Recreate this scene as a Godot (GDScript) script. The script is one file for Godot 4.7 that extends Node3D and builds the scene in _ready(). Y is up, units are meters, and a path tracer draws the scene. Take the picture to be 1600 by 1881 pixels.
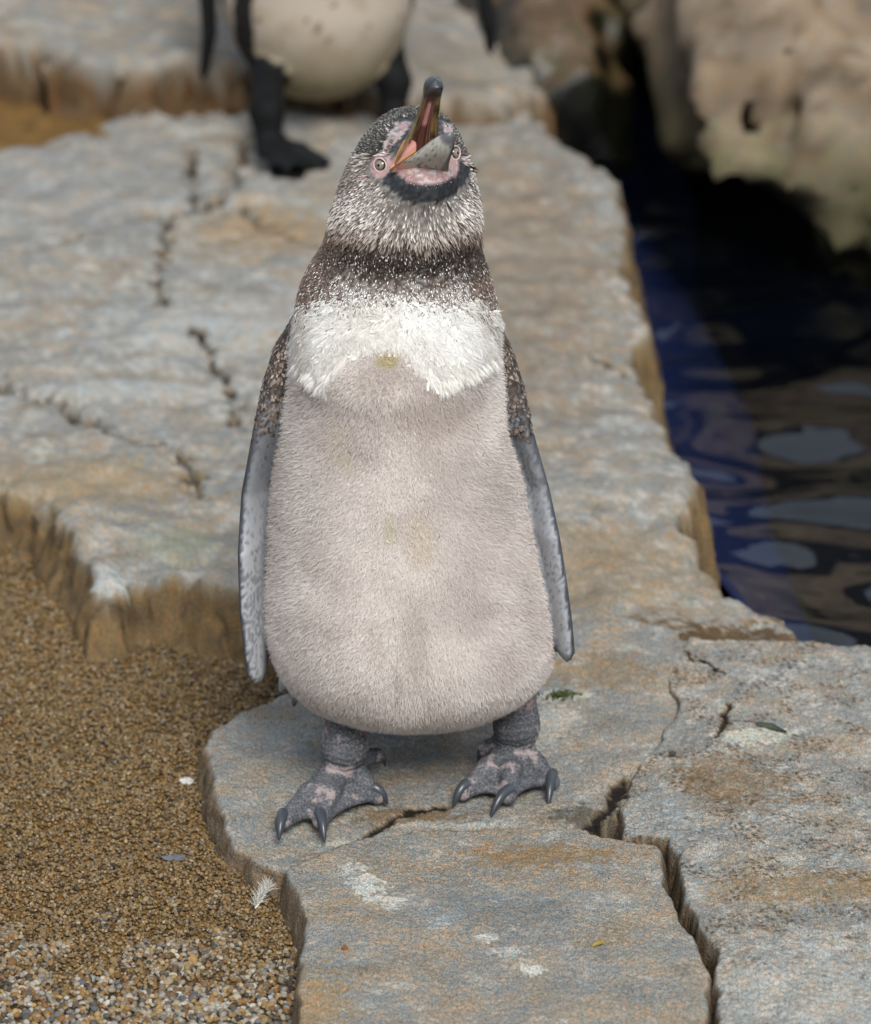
extends Node3D

# ---------------------------------------------------------------- helpers

var taken := {}
var noise := FastNoiseLite.new()      # smooth fractal noise, per metre
var grain := FastNoiseLite.new()      # fine noise, per metre
var cells := FastNoiseLite.new()      # cellular noise, per metre
var scales := FastNoiseLite.new()     # borders of small cells, per metre
var soft := FastNoiseLite.new()       # slow noise, per metre
var rng := RandomNumberGenerator.new()


func numbered(called: String) -> String:
	var n: int = taken.get(called, 0)
	taken[called] = n + 1
	return called if n == 0 else "%s_%03d" % [called, n]


func tag(o: Node3D, label := "", category := "", group := "", kind := "") -> void:
	for pair in [["label", label], ["category", category], ["group", group], ["kind", kind]]:
		if pair[1] != "":
			o.set_meta(pair[0], pair[1])


func thing(called: String, label: String, category: String, at := Vector3.ZERO, group := "") -> Node3D:
	var o := Node3D.new()
	o.name = numbered(called)
	add_child(o)
	o.position = at
	tag(o, label, category, group)
	return o


func put(called: String, mesh: Mesh, material: Material, parent: Node = self) -> MeshInstance3D:
	var o := MeshInstance3D.new()
	o.name = numbered(called) if parent == self else called
	o.mesh = mesh
	o.material_override = material
	for s in mesh.get_surface_count():
		if mesh is ArrayMesh:
			mesh.surface_set_material(s, material)
	parent.add_child(o, true)
	return o


func matte(rough := 0.9, spec := 0.35) -> StandardMaterial3D:
	var m := StandardMaterial3D.new()
	m.vertex_color_use_as_albedo = true
	m.vertex_color_is_srgb = true
	m.roughness = rough
	m.metallic_specular = spec
	return m


class Geo:
	var v := PackedVector3Array()
	var n := PackedVector3Array()
	var c := PackedColorArray()
	var i := PackedInt32Array()

	func vert(p: Vector3, col: Color) -> int:
		v.append(p)
		c.append(col)
		return v.size() - 1

	func tri(a: int, b: int, d: int) -> void:
		i.append(a)
		i.append(b)
		i.append(d)

	func quad(a: int, b: int, d: int, e: int) -> void:
		tri(a, b, d)
		tri(a, d, e)

	func smooth() -> void:
		n.resize(v.size())
		n.fill(Vector3.ZERO)
		for k in range(0, i.size(), 3):
			var f := (v[i[k + 2]] - v[i[k]]).cross(v[i[k + 1]] - v[i[k]])
			n[i[k]] += f
			n[i[k + 1]] += f
			n[i[k + 2]] += f
		for k in n.size():
			n[k] = n[k].normalized() if n[k].length_squared() > 1e-24 else Vector3.UP

	func mesh() -> ArrayMesh:
		if n.size() != v.size():
			smooth()
		var a := []
		a.resize(Mesh.ARRAY_MAX)
		a[Mesh.ARRAY_VERTEX] = v
		a[Mesh.ARRAY_NORMAL] = n
		a[Mesh.ARRAY_COLOR] = c
		a[Mesh.ARRAY_INDEX] = i
		var m := ArrayMesh.new()
		m.add_surface_from_arrays(Mesh.PRIMITIVE_TRIANGLES, a)
		return m

	# rings of equal length, joined into a skin; each ring runs counter-clockwise seen from the end
	func skin(rings: Array, cols: Array, closed := true) -> void:
		var first := v.size()
		var m: int = rings[0].size()
		for k in rings.size():
			for j in m:
				vert(rings[k][j], cols[k][j] if cols[k] is Array else cols[k])
		for k in rings.size() - 1:
			for j in (m if closed else m - 1):
				var a := first + k * m + j
				var b := first + k * m + (j + 1) % m
				quad(a, a + m, b + m, b)

	func tube(path: Array, radii: Array, cols: Array, sides := 8, flat := 1.0, up := Vector3(0.3, 1, 0.2)) -> void:
		var rings := []
		for k in path.size():
			var t: Vector3 = (path[mini(k + 1, path.size() - 1)] - path[maxi(k - 1, 0)]).normalized()
			var x := t.cross(up).normalized()
			var y := x.cross(t)
			var ring := []
			for j in sides:
				var w := TAU * j / sides
				ring.append(path[k] + (x * cos(w) + y * sin(w) * flat) * radii[k])
			rings.append(ring)
		skin(rings, cols)


static func smin(a: float, b: float, k: float) -> float:
	var h := maxf(k - absf(a - b), 0.0) / k
	return minf(a, b) - h * h * k * 0.25


static func capsule(p: Vector3, a: Vector3, b: Vector3, ra: float, rb: float) -> float:
	var ab := b - a
	var t := clampf((p - a).dot(ab) / ab.length_squared(), 0.0, 1.0)
	return (p - a - ab * t).length() - lerpf(ra, rb, t)


static func sheet3(p: Vector3, a: Vector3, b: Vector3, c: Vector3) -> float:   # distance to a triangle
	var ba := b - a
	var cb := c - b
	var ac := a - c
	var pa := p - a
	var pb := p - b
	var pc := p - c
	var nor := ba.cross(ac)
	if signf(ba.cross(nor).dot(pa)) + signf(cb.cross(nor).dot(pb)) + signf(ac.cross(nor).dot(pc)) < 2.0:
		var d1 := (ba * clampf(ba.dot(pa) / ba.length_squared(), 0, 1) - pa).length_squared()
		var d2 := (cb * clampf(cb.dot(pb) / cb.length_squared(), 0, 1) - pb).length_squared()
		var d3 := (ac * clampf(ac.dot(pc) / ac.length_squared(), 0, 1) - pc).length_squared()
		return sqrt(minf(d1, minf(d2, d3)))
	return absf(nor.dot(pa)) / nor.length()


# Surface nets over the box lo..hi; field is below zero inside. Blocks of 4 cells that are clearly off the surface are skipped.
func nets(geo: Geo, field: Callable, lo: Vector3, hi: Vector3, cell: float, color: Callable, reach := 2.2) -> void:
	var bx := int(ceil((hi.x - lo.x) / cell / 4.0))
	var by := int(ceil((hi.y - lo.y) / cell / 4.0))
	var bz := int(ceil((hi.z - lo.z) / cell / 4.0))
	var nx := bx * 4 + 1
	var ny := by * 4 + 1
	var nz := bz * 4 + 1
	var val := PackedFloat32Array()
	val.resize(nx * ny * nz)
	val.fill(1e9)
	var live := PackedByteArray()
	live.resize(bx * by * bz)
	for k in bz:
		for j in by:
			for i in bx:
				var f: float = field.call(lo + Vector3(i * 4 + 2, j * 4 + 2, k * 4 + 2) * cell)
				var near := absf(f) < cell * 3.47 * reach
				live[(k * by + j) * bx + i] = 1 if near else 0
				for c in range(0 if near else 0, 5):
					for b in 5:
						var at := ((k * 4 + c) * ny + j * 4 + b) * nx + i * 4
						for a in 5:
							if near:
								if val[at + a] > 1e8 or val[at + a] < -1e8:
									val[at + a] = field.call(lo + Vector3(i * 4 + a, j * 4 + b, k * 4 + c) * cell)
							elif val[at + a] > 1e8:
								val[at + a] = 9e8 if f > 0.0 else -9e8
	var id := PackedInt32Array()
	id.resize(nx * ny * nz)
	id.fill(-1)
	var corner := [Vector3i(0, 0, 0), Vector3i(1, 0, 0), Vector3i(0, 1, 0), Vector3i(1, 1, 0), Vector3i(0, 0, 1), Vector3i(1, 0, 1), Vector3i(0, 1, 1), Vector3i(1, 1, 1)]
	var off := PackedInt32Array()
	for c in corner:
		off.append((c.z * ny + c.y) * nx + c.x)
	var edges := [[0, 1], [2, 3], [4, 5], [6, 7], [0, 2], [1, 3], [4, 6], [5, 7], [0, 4], [1, 5], [2, 6], [3, 7]]
	for kb in bz:
		for jb in by:
			for ib in bx:
				if live[(kb * by + jb) * bx + ib] == 0:
					continue
				for k in range(kb * 4, kb * 4 + 4):
					for j in range(jb * 4, jb * 4 + 4):
						for i in range(ib * 4, ib * 4 + 4):
							var at := (k * ny + j) * nx + i
							var mask := 0
							for c in 8:
								if val[at + off[c]] < 0.0:
									mask |= 1 << c
							if mask == 0 or mask == 255:
								continue
							var sum := Vector3.ZERO
							var cnt := 0
							for e in edges:
								var f0 := val[at + off[e[0]]]
								var f1 := val[at + off[e[1]]]
								if (f0 < 0.0) != (f1 < 0.0):
									var t := clampf(f0 / (f0 - f1), 0.0, 1.0)
									sum += Vector3(corner[e[0]]).lerp(Vector3(corner[e[1]]), t)
									cnt += 1
							id[at] = geo.v.size()
							geo.v.append(lo + (Vector3(i, j, k) + sum / cnt) * cell)
							geo.c.append(Color.WHITE)
	var first := geo.i.size()
	for k in range(1, nz - 1):
		for j in range(1, ny - 1):
			for i in range(1, nx - 1):
				var at := (k * ny + j) * nx + i
				if id[at] < 0 and id[at - 1] < 0 and id[at - nx] < 0 and id[at - nx * ny] < 0:
					continue
				var inside := val[at] < 0.0
				if inside != (val[at + 1] < 0.0):
					face(geo, id[at], id[at - nx], id[at - nx - nx * ny], id[at - nx * ny], inside)
				if inside != (val[at + nx] < 0.0):
					face(geo, id[at], id[at - nx * ny], id[at - 1 - nx * ny], id[at - 1], inside)
				if inside != (val[at + nx * ny] < 0.0):
					face(geo, id[at], id[at - 1], id[at - 1 - nx], id[at - nx], inside)
	geo.smooth()
	var done := {}
	for q in range(first, geo.i.size()):
		var w := geo.i[q]
		if not done.has(w):
			done[w] = true
			geo.c[w] = color.call(geo.v[w], geo.n[w])


func face(geo: Geo, a: int, b: int, c: int, d: int, flip: bool) -> void:
	if a < 0 or b < 0 or c < 0 or d < 0:
		return
	if flip:
		geo.quad(a, d, c, b)
	else:
		geo.quad(a, b, c, d)


func scatter(called: String, mesh: Mesh, material: Material, at: Array, tint: PackedColorArray, parent: Node) -> MultiMeshInstance3D:
	var mm := MultiMesh.new()
	mm.transform_format = MultiMesh.TRANSFORM_3D
	mm.use_colors = true
	mm.mesh = mesh
	mm.instance_count = at.size()
	for k in at.size():
		mm.set_instance_transform(k, at[k])
		mm.set_instance_color(k, tint[k])
	var o := MultiMeshInstance3D.new()
	o.name = numbered(called) if parent == self else called
	o.multimesh = mm
	o.material_override = material
	mesh.surface_set_material(0, material)
	parent.add_child(o, true)
	tag(o, "", "", "", "stuff")
	return o


static func step01(a: float, b: float, x: float) -> float:
	var t := clampf((x - a) / (b - a), 0.0, 1.0)
	return t * t * (3.0 - 2.0 * t)


static func hexc(s: String) -> Color:
	return Color.html(s)


# ---------------------------------------------------------------- birds

class Bird:
	var y0 := 0.0
	var dy := 0.002
	var cx := PackedFloat32Array()
	var ax := PackedFloat32Array()
	var cz := PackedFloat32Array()
	var bz := PackedFloat32Array()
	var flippers := []      # each: points, thickness, width, turn
	var bones := []         # each: a, b, radius a, radius b, blend
	var chin := Vector4.ZERO
	var webs := []          # each: a, b, c, thickness

	func shape(rows: Array) -> void:        # rows: y, x, half width, z, half depth; any order
		rows.sort_custom(func(p, q): return p[0] < q[0])
		y0 = rows[0][0]
		var count := int(ceil((rows[-1][0] - y0) / dy)) + 1
		var k := 0
		for n in count:
			var y := minf(y0 + n * dy, rows[-1][0])
			while k < rows.size() - 2 and rows[k + 1][0] < y:
				k += 1
			var t: float = (y - rows[k][0]) / (rows[k + 1][0] - rows[k][0])
			var pre: Array = rows[maxi(k - 1, 0)]
			var post: Array = rows[mini(k + 2, rows.size() - 1)]
			var got := []
			for m in range(1, 5):
				if k == 0 or k == rows.size() - 2:      # the rounded ends
					var s := sqrt(clampf(t if k == 0 else 1.0 - t, 0.0, 1.0))
					got.append(lerpf(rows[k][m], rows[k + 1][m], s if k == 0 else 1.0 - s))
				else:
					var d: float = rows[k + 1][0] - rows[k][0]
					var g0: float = (rows[k + 1][m] - pre[m]) / (rows[k + 1][0] - pre[0]) * d
					var g1: float = (post[m] - rows[k][m]) / (post[0] - rows[k][0]) * d
					var lin: float = rows[k + 1][m] - rows[k][m]
					g0 = clampf(g0, -2.5 * absf(lin) - 0.001, 2.5 * absf(lin) + 0.001)
					g1 = clampf(g1, -2.5 * absf(lin) - 0.001, 2.5 * absf(lin) + 0.001)
					got.append(rows[k][m] * (1 + 2 * t) * (1 - t) * (1 - t) + g0 * t * (1 - t) * (1 - t) + rows[k + 1][m] * t * t * (3 - 2 * t) + g1 * t * t * (t - 1))
			cx.append(got[0])
			ax.append(maxf(got[1], 0.0015))
			cz.append(got[2])
			bz.append(maxf(got[3], 0.0015))

	func torso(p: Vector3) -> float:
		var t := (p.y - y0) / dy
		var last := cx.size() - 1
		var over := 0.0
		if t < 0.0:
			over = -t * dy
			t = 0.0
		elif t > last - 0.001:
			over = (t - last) * dy
			t = last - 0.001
		var k := int(t)
		var s := t - k
		var a := lerpf(ax[k], ax[k + 1], s)
		var b := lerpf(bz[k], bz[k + 1], s)
		var x := (p.x - lerpf(cx[k], cx[k + 1], s)) / a
		var z := (p.z - lerpf(cz[k], cz[k + 1], s)) / b
		var f := (sqrt(x * x + z * z) - 1.0) * minf(a, b)
		return sqrt(f * f + over * over) if over > 0.0 and f > 0.0 else maxf(f, over) if over > 0.0 else f

	func flipper(p: Vector3, w: Dictionary) -> float:
		var pts: PackedVector3Array = w.points
		var last := pts.size() - 1
		var k := 0
		while k < last - 1 and p.y < pts[k + 1].y:
			k += 1
		var t := clampf((p.y - pts[k].y) / (pts[k + 1].y - pts[k].y), 0.0, 1.0)
		var c := pts[k].lerp(pts[k + 1], t)
		var q := p - c
		var over := q.y
		q.y = 0.0
		var ends := minf(absf(p.y - pts[0].y) if p.y < pts[0].y else 0.0, absf(p.y - pts[last].y) if p.y > pts[last].y else 0.0)
		var close := sqrt(clampf(ends / 0.012, 0.0, 1.0))
		var thick: float = lerpf(w.thick[k], w.thick[k + 1], t) * maxf(close, 0.05)
		var wide: float = lerpf(w.wide[k], w.wide[k + 1], t) * maxf(close, 0.05)
		var e: float = q.dot(w.edge) / wide
		var o: float = q.dot(w.flat) / thick
		var f := (sqrt(e * e + o * o) - 1.0) * thick
		return maxf(f, 0.0) + absf(over) if absf(over) > 0.0 else f

	func across(p: Vector3, w: Dictionary) -> float:       # 1 on the flipper's leading edge, -1 on its trailing edge
		var pts: PackedVector3Array = w.points
		var k := 0
		while k < pts.size() - 2 and p.y < pts[k + 1].y:
			k += 1
		var t := clampf((p.y - pts[k].y) / (pts[k + 1].y - pts[k].y), 0.0, 1.0)
		return (p - pts[k].lerp(pts[k + 1], t)).dot(w.edge) / lerpf(w.wide[k], w.wide[k + 1], t)

	func limbs(p: Vector3, f: float) -> float:
		for b in bones:
			f = smin2(f, cap(p, b), b[4])
		for w in webs:
			var d: float = tri(p, w[0], w[1], w[2]) - w[3]
			f = smin2(f, d, 0.004)
		return f

	func cap(p: Vector3, b: Array) -> float:
		var a: Vector3 = b[0]
		var ab: Vector3 = b[1] - a
		var t := clampf((p - a).dot(ab) / ab.length_squared(), 0.0, 1.0)
		return (p - a - ab * t).length() - lerpf(b[2], b[3], t)

	func smin2(a: float, b: float, k: float) -> float:
		var h := maxf(k - absf(a - b), 0.0) / k
		return minf(a, b) - h * h * k * 0.25

	func tri(p: Vector3, a: Vector3, b: Vector3, c: Vector3) -> float:
		var ba := b - a
		var cb := c - b
		var ac := a - c
		var pa := p - a
		var pb := p - b
		var pc := p - c
		var nor := ba.cross(ac)
		if signf(ba.cross(nor).dot(pa)) + signf(cb.cross(nor).dot(pb)) + signf(ac.cross(nor).dot(pc)) < 2.0:
			var d1 := (ba * clampf(ba.dot(pa) / ba.length_squared(), 0, 1) - pa).length_squared()
			var d2 := (cb * clampf(cb.dot(pb) / cb.length_squared(), 0, 1) - pb).length_squared()
			var d3 := (ac * clampf(ac.dot(pc) / ac.length_squared(), 0, 1) - pc).length_squared()
			return sqrt(minf(d1, minf(d2, d3)))
		return absf(nor.dot(pa)) / nor.length()

	func upper(p: Vector3) -> float:        # torso, head and flippers
		var f := torso(p)
		if chin.w > 0.0:
			f = smin2(f, (p - Vector3(chin.x, chin.y, chin.z)).length() - chin.w, 0.018)
		for w in flippers:
			if absf(p.x - w.points[3].x) < 0.12:
				f = smin2(f, flipper(p, w), 0.006)
		return f

	func front(x: float, y: float) -> Vector3:      # the point of the torso's front over x, y
		var t := clampf((y - y0) / dy, 0.0, cx.size() - 1.01)
		var k := int(t)
		var s := t - k
		var q := (x - lerpf(cx[k], cx[k + 1], s)) / lerpf(ax[k], ax[k + 1], s)
		return Vector3(x, y, lerpf(cz[k], cz[k + 1], s) + lerpf(bz[k], bz[k + 1], s) * sqrt(maxf(0.0, 1.0 - q * q)))


# A flat chart of the plumage for its pattern: units of 0.41 mm, x to the bird's left, y down its front.
func chart(p: Vector3) -> Vector2:
	return Vector2((p.x - 0.0174) * 2420.0 + 800.0, 940.0 - (0.9272 * p.y - 0.3746 * p.z - 0.218) * 2420.0)


func on_line(pts: Array, x: float) -> float:
	for k in pts.size() - 1:
		if x < pts[k + 1][0]:
			return lerpf(pts[k][1], pts[k + 1][1], clampf((x - pts[k][0]) / (pts[k + 1][0] - pts[k][0]), 0, 1))
	return pts[-1][1]


var bib_edge := [[480, 640], [535, 640], [550, 672], [575, 690], [595, 712], [612, 690], [640, 652], [672, 642], [700, 632], [745, 640], [762, 655], [785, 690], [808, 712], [835, 698], [870, 680], [900, 655], [920, 612], [960, 600]]
var eye_l := Vector3(-0.0235, 0.5285, 0.031)
var eye_r := Vector3(0.0315, 0.533, 0.029)

const DOWN := 0
const BIB := 1
const NECK := 2
const RUFF := 3
const FACE := 4
const CROWN := 5
const ARM := 6
const SCALE := 7
const BACK := 8


# Brown of the neck: darkest in the fold under the chin, paler and warmer at the sides, speckled.
func neck_tone(x: float, y: float, r: float) -> Color:
	var fold := ((x - 768.0) / 135.0) ** 2 + ((y - 468.0) / 42.0) ** 2
	var c := hexc("4a403a").lerp(hexc("3a3431"), step01(1.2, 0.2, fold)).lerp(hexc("6d5b50"), step01(0.8, 2.2, fold))
	c = c.lerp(hexc("a3948a"), clampf(0.22 + r * 1.1, 0, 1) * lerpf(0.45, 0.85, step01(0.6, 2.0, fold)))
	return c if rng.randf() > 0.08 else c.lerp(hexc("b9afa7"), 0.45)


# Which plumage grows at p (with normal n) and its colour.
func plumage(p: Vector3, n: Vector3) -> Array:
	var c := chart(p)
	var x := c.x
	var y := c.y
	var r := grain.get_noise_3d(p.x, p.y, p.z)
	var s := noise.get_noise_3d(p.x, p.y, p.z)
	for w in chick.flippers:
		var side: float = w.side
		if (p.x - w.points[1].x) * side > -0.02 and p.y < 0.455 and chick.flipper(p, w) < 0.0035:
			var out: float = n.dot(w.flat)
			if p.y > w.points[3].y + 0.010 + 0.035 * r + 0.02 * s:
				return [ARM, hexc("574c45").lerp(hexc("a39890"), clampf(0.3 + r * 1.3, 0, 1))]
			var low := step01(0.31, 0.2, p.y)
			var lead: float = chick.across(p, w)
			var pale := step01(0.25, -0.45, out + r * 0.5) * step01(-0.35, 0.35, lead + r * 0.3) * (0.35 + 0.65 * low)
			var col := hexc("3f4348").lerp(hexc("63666b"), clampf(0.4 + s * 0.8, 0, 1)).lerp(hexc("a3a5aa"), pale)
			col = col.lerp(hexc("3c3f44"), step01(0.0, 0.6, r + s * 0.5) * 0.45)
			return [SCALE, col]
	if y < 468.0 and p.y > 0.40:
		# head: chin patch, chin strap, pink skin round the eyes, ruff, crown
		if p.z < -0.022 + 0.01 * r or n.z < -0.15:
			return [CROWN, hexc("4d4743").lerp(hexc("aaa298"), clampf(0.15 + r * 0.8, 0, 1))]
		var qx := (x - 783.0) / 62.0
		var qy := (y - 306.0) / 45.0
		var chin := sqrt(qx * qx + qy * qy) + r * 0.06
		var eye := minf((p - eye_l).length(), (p - eye_r).length())
		var strap_x := (x - 779.0) / 84.0
		var strap_y := (y - 303.0) / 79.0
		var strap := sqrt(strap_x * strap_x + strap_y * strap_y) + r * 0.05
		if eye < 0.0098 + r * 0.001:
			return [FACE, hexc("d3a5a5").lerp(hexc("e2c4c2"), 0.5 + r)]
		if y > 288.0 and chin < 1.0 and y > 300.0 - absf(x - 783.0) * 0.1:
			if sin(chin * 34.0) > 0.15 + r:
				return [FACE, hexc("c99f9d")]
			return [FACE, hexc("d3b0ae").lerp(hexc("efe7e5"), clampf(0.55 + r * 1.6, 0, 1))]
		if y > 300.0 and strap < 1.0:
			return [FACE, hexc("2f3236").lerp(hexc("55595e"), clampf(0.4 + r * 1.2, 0, 1))]
		# pink stripe from the eye up to the bill, left and right
		var lx := x - lerpf(706, 742, step01(290, 228, y))
		var rx := x - lerpf(834, 822, step01(290, 238, y))
		if (absf(lx) < 13.0 + 22.0 * s + 5.0 * r or absf(rx) < 9.0 + 12.0 * s) and y > 228.0 and y < 304.0:
			return [FACE, hexc("cba6a5").lerp(hexc("e0d6d4"), clampf(0.4 + r * 1.5 + s, 0, 1)) if rng.randf() > 0.22 else hexc("8f8d8f")]
		if x > 728.0 and x < 830.0 and y < 300.0 and y > 222.0:
			return [FACE, hexc("3c3e42").lerp(hexc("77777a"), clampf(0.4 + r, 0, 1))]
		if y < 292.0 + 14.0 * s - maxf(0.0, 690.0 - x) * 0.25:
			var pale := clampf(0.28 + r * 1.1 + s * 0.7, 0, 1)
			return [CROWN, hexc("3a3936").lerp(hexc("a5a19b"), pale)]
		var ruff_low := on_line([[600, 418], [650, 436], [700, 450], [750, 458], [800, 452], [850, 436], [890, 415]], x)
		if y < ruff_low + 8.0 * s + rng.randf_range(-24.0, 14.0):
			var t := clampf(0.68 + r * 0.75 + s * 0.25 + 0.25 * step01(60.0, 110.0, absf(x - 755.0)) * step01(350.0, 385.0, y), 0, 1)
			t *= 1.0 - 0.75 * step01(-38.0, 6.0, y - ruff_low + 14.0 * s + 10.0 * r)
			var warm := hexc("75685f").lerp(hexc("eae5df"), t)
			if x < 660.0 and y < 350.0:
				warm = hexc("6c625b").lerp(hexc("bcb2a8"), t)
			return [RUFF, warm]
		return [NECK, neck_tone(x, y, r)]
	if n.z < -0.25 or p.z < -0.045 + 0.015 * s:
		if p.y > 0.13:
			return [BACK, hexc("4b4743").lerp(hexc("6d665f"), clampf(0.5 + r, 0, 1))]
		return [DOWN, hexc("8f8780")]
	var bib := on_line(bib_edge, x) + r * 10.0
	if y < bib:
		var dark := clampf((580.0 - y - s * 50.0 + rng.randfn(0.0, 16.0)) / 110.0, 0.0, 1.0)
		var rim := step01(0.72, 0.36, n.z / maxf(Vector2(n.x, n.z).length(), 0.01)) * step01(640.0, 560.0, y)
		var speck := clampf(dark * 1.25 + rim * 0.75, 0, 1)
		if rng.randf() < maxf(speck * 0.92, 0.014 + 0.10 * step01(610.0, 560.0, y)):
			return [NECK, neck_tone(x, y, r)]
		if y < 545.0 + 80.0 * rng.randf():
			return [NECK, hexc("e9e6e2").lerp(hexc("cfc8c2"), rng.randf() * 0.8)]
		return [BIB, hexc("efeeea").lerp(hexc("d9d4cb"), clampf(0.3 + s, 0, 1))]
	# grey baby down, with yellowish and brownish dirt
	var down := hexc("d1c7c1").lerp(hexc("e8e0da"), clampf(0.5 + s * 1.2 + r * 0.35, 0, 1))
	for d in [[712, 664, 20, 13, "c4b684", 0.75], [620, 815, 16, 34, "d3c6a8", 0.28], [640, 850, 12, 16, "d3c6a8", 0.28], [715, 975, 10, 30, "cfc3a0", 0.45], [768, 1000, 30, 56, "d6c6aa", 0.3], [700, 700, 60, 26, "b39f94", 0.25], [790, 760, 70, 40, "b8a69b", 0.22], [760, 1190, 26, 70, "a5978b", 0.2], [690, 1180, 22, 60, "ac9d91", 0.15], [620, 1160, 40, 14, "a89b91", 0.14], [920, 1120, 50, 22, "a4978e", 0.18], [730, 1260, 6, 60, "9a8b7e", 0.28], [790, 830, 22, 60, "b9a79b", 0.15]]:
		var e: float = ((x - d[0]) / d[2]) ** 2 + ((y - d[1]) / d[3]) ** 2 + s * 0.8 + r * 0.3
		if e < 1.6:
			down = down.lerp(hexc(d[4]), d[5] * step01(1.6, 0.3, e))
	return [DOWN, down]


var chick := Bird.new()


func skin_color(p: Vector3, n: Vector3) -> Color:
	var g := plumage(p, n)
	var c: Color = g[1]
	if g[0] == SCALE:
		return c
	return c.darkened(0.25 if g[0] in [FACE, BIB, DOWN] else 0.45)


func foot_color(p: Vector3, n: Vector3) -> Color:
	var r := noise.get_noise_3d(p.x * 1.5, p.y * 1.5, p.z * 1.5)
	var g := grain.get_noise_3d(p.x, p.y, p.z)
	var k := scales.get_noise_3d(p.x, p.y, p.z)
	var col := hexc("383a3e").lerp(hexc("55565a"), clampf(0.45 + r * 0.7, 0, 1))
	col = col.lerp(hexc("8f8f92"), step01(-0.78, -0.94, k) * 0.55)
	var pink := step01(0.12, 0.36, noise.get_noise_3d(p.x * 3.0 + 3.1, p.y * 3.0, p.z * 3.0) + g * 0.25)
	col = col.lerp(hexc("a2918e"), pink * 0.75)
	if p.y > 0.062:
		col = col.lerp(hexc("9a807d"), step01(0.062, 0.07, p.y) * 0.8 * step01(-0.3, 0.2, r + g * 0.5))
	return col


func feather_mesh(base: float, tip: float, cup: float, curl: float, point := 0.2) -> ArrayMesh:
	var g := Geo.new()
	var rows := [[0.0, 0.35], [0.3, 0.85], [0.62, 1.0], [0.86, 0.72], [1.0, point]]
	for k in rows.size():
		var y: float = rows[k][0]
		var w: float = rows[k][1] * 0.5
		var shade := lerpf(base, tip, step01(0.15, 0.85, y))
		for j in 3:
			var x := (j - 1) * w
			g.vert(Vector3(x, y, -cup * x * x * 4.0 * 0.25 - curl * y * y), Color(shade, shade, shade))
	for k in rows.size() - 1:
		for j in 2:
			var a := k * 3 + j
			g.quad(a, a + 3, a + 4, a + 1)
	return g.mesh()


func strand_mesh(base: float, tip: float, curl: float) -> ArrayMesh:
	var g := Geo.new()
	for k in 4:
		var y := k / 3.0
		var w := 0.5 * (1.0 - y * y * 0.85)
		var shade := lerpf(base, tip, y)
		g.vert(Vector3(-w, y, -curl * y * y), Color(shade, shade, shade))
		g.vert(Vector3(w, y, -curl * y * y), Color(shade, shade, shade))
	for k in 3:
		g.quad(k * 2, k * 2 + 2, k * 2 + 3, k * 2 + 1)
	return g.mesh()


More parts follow.
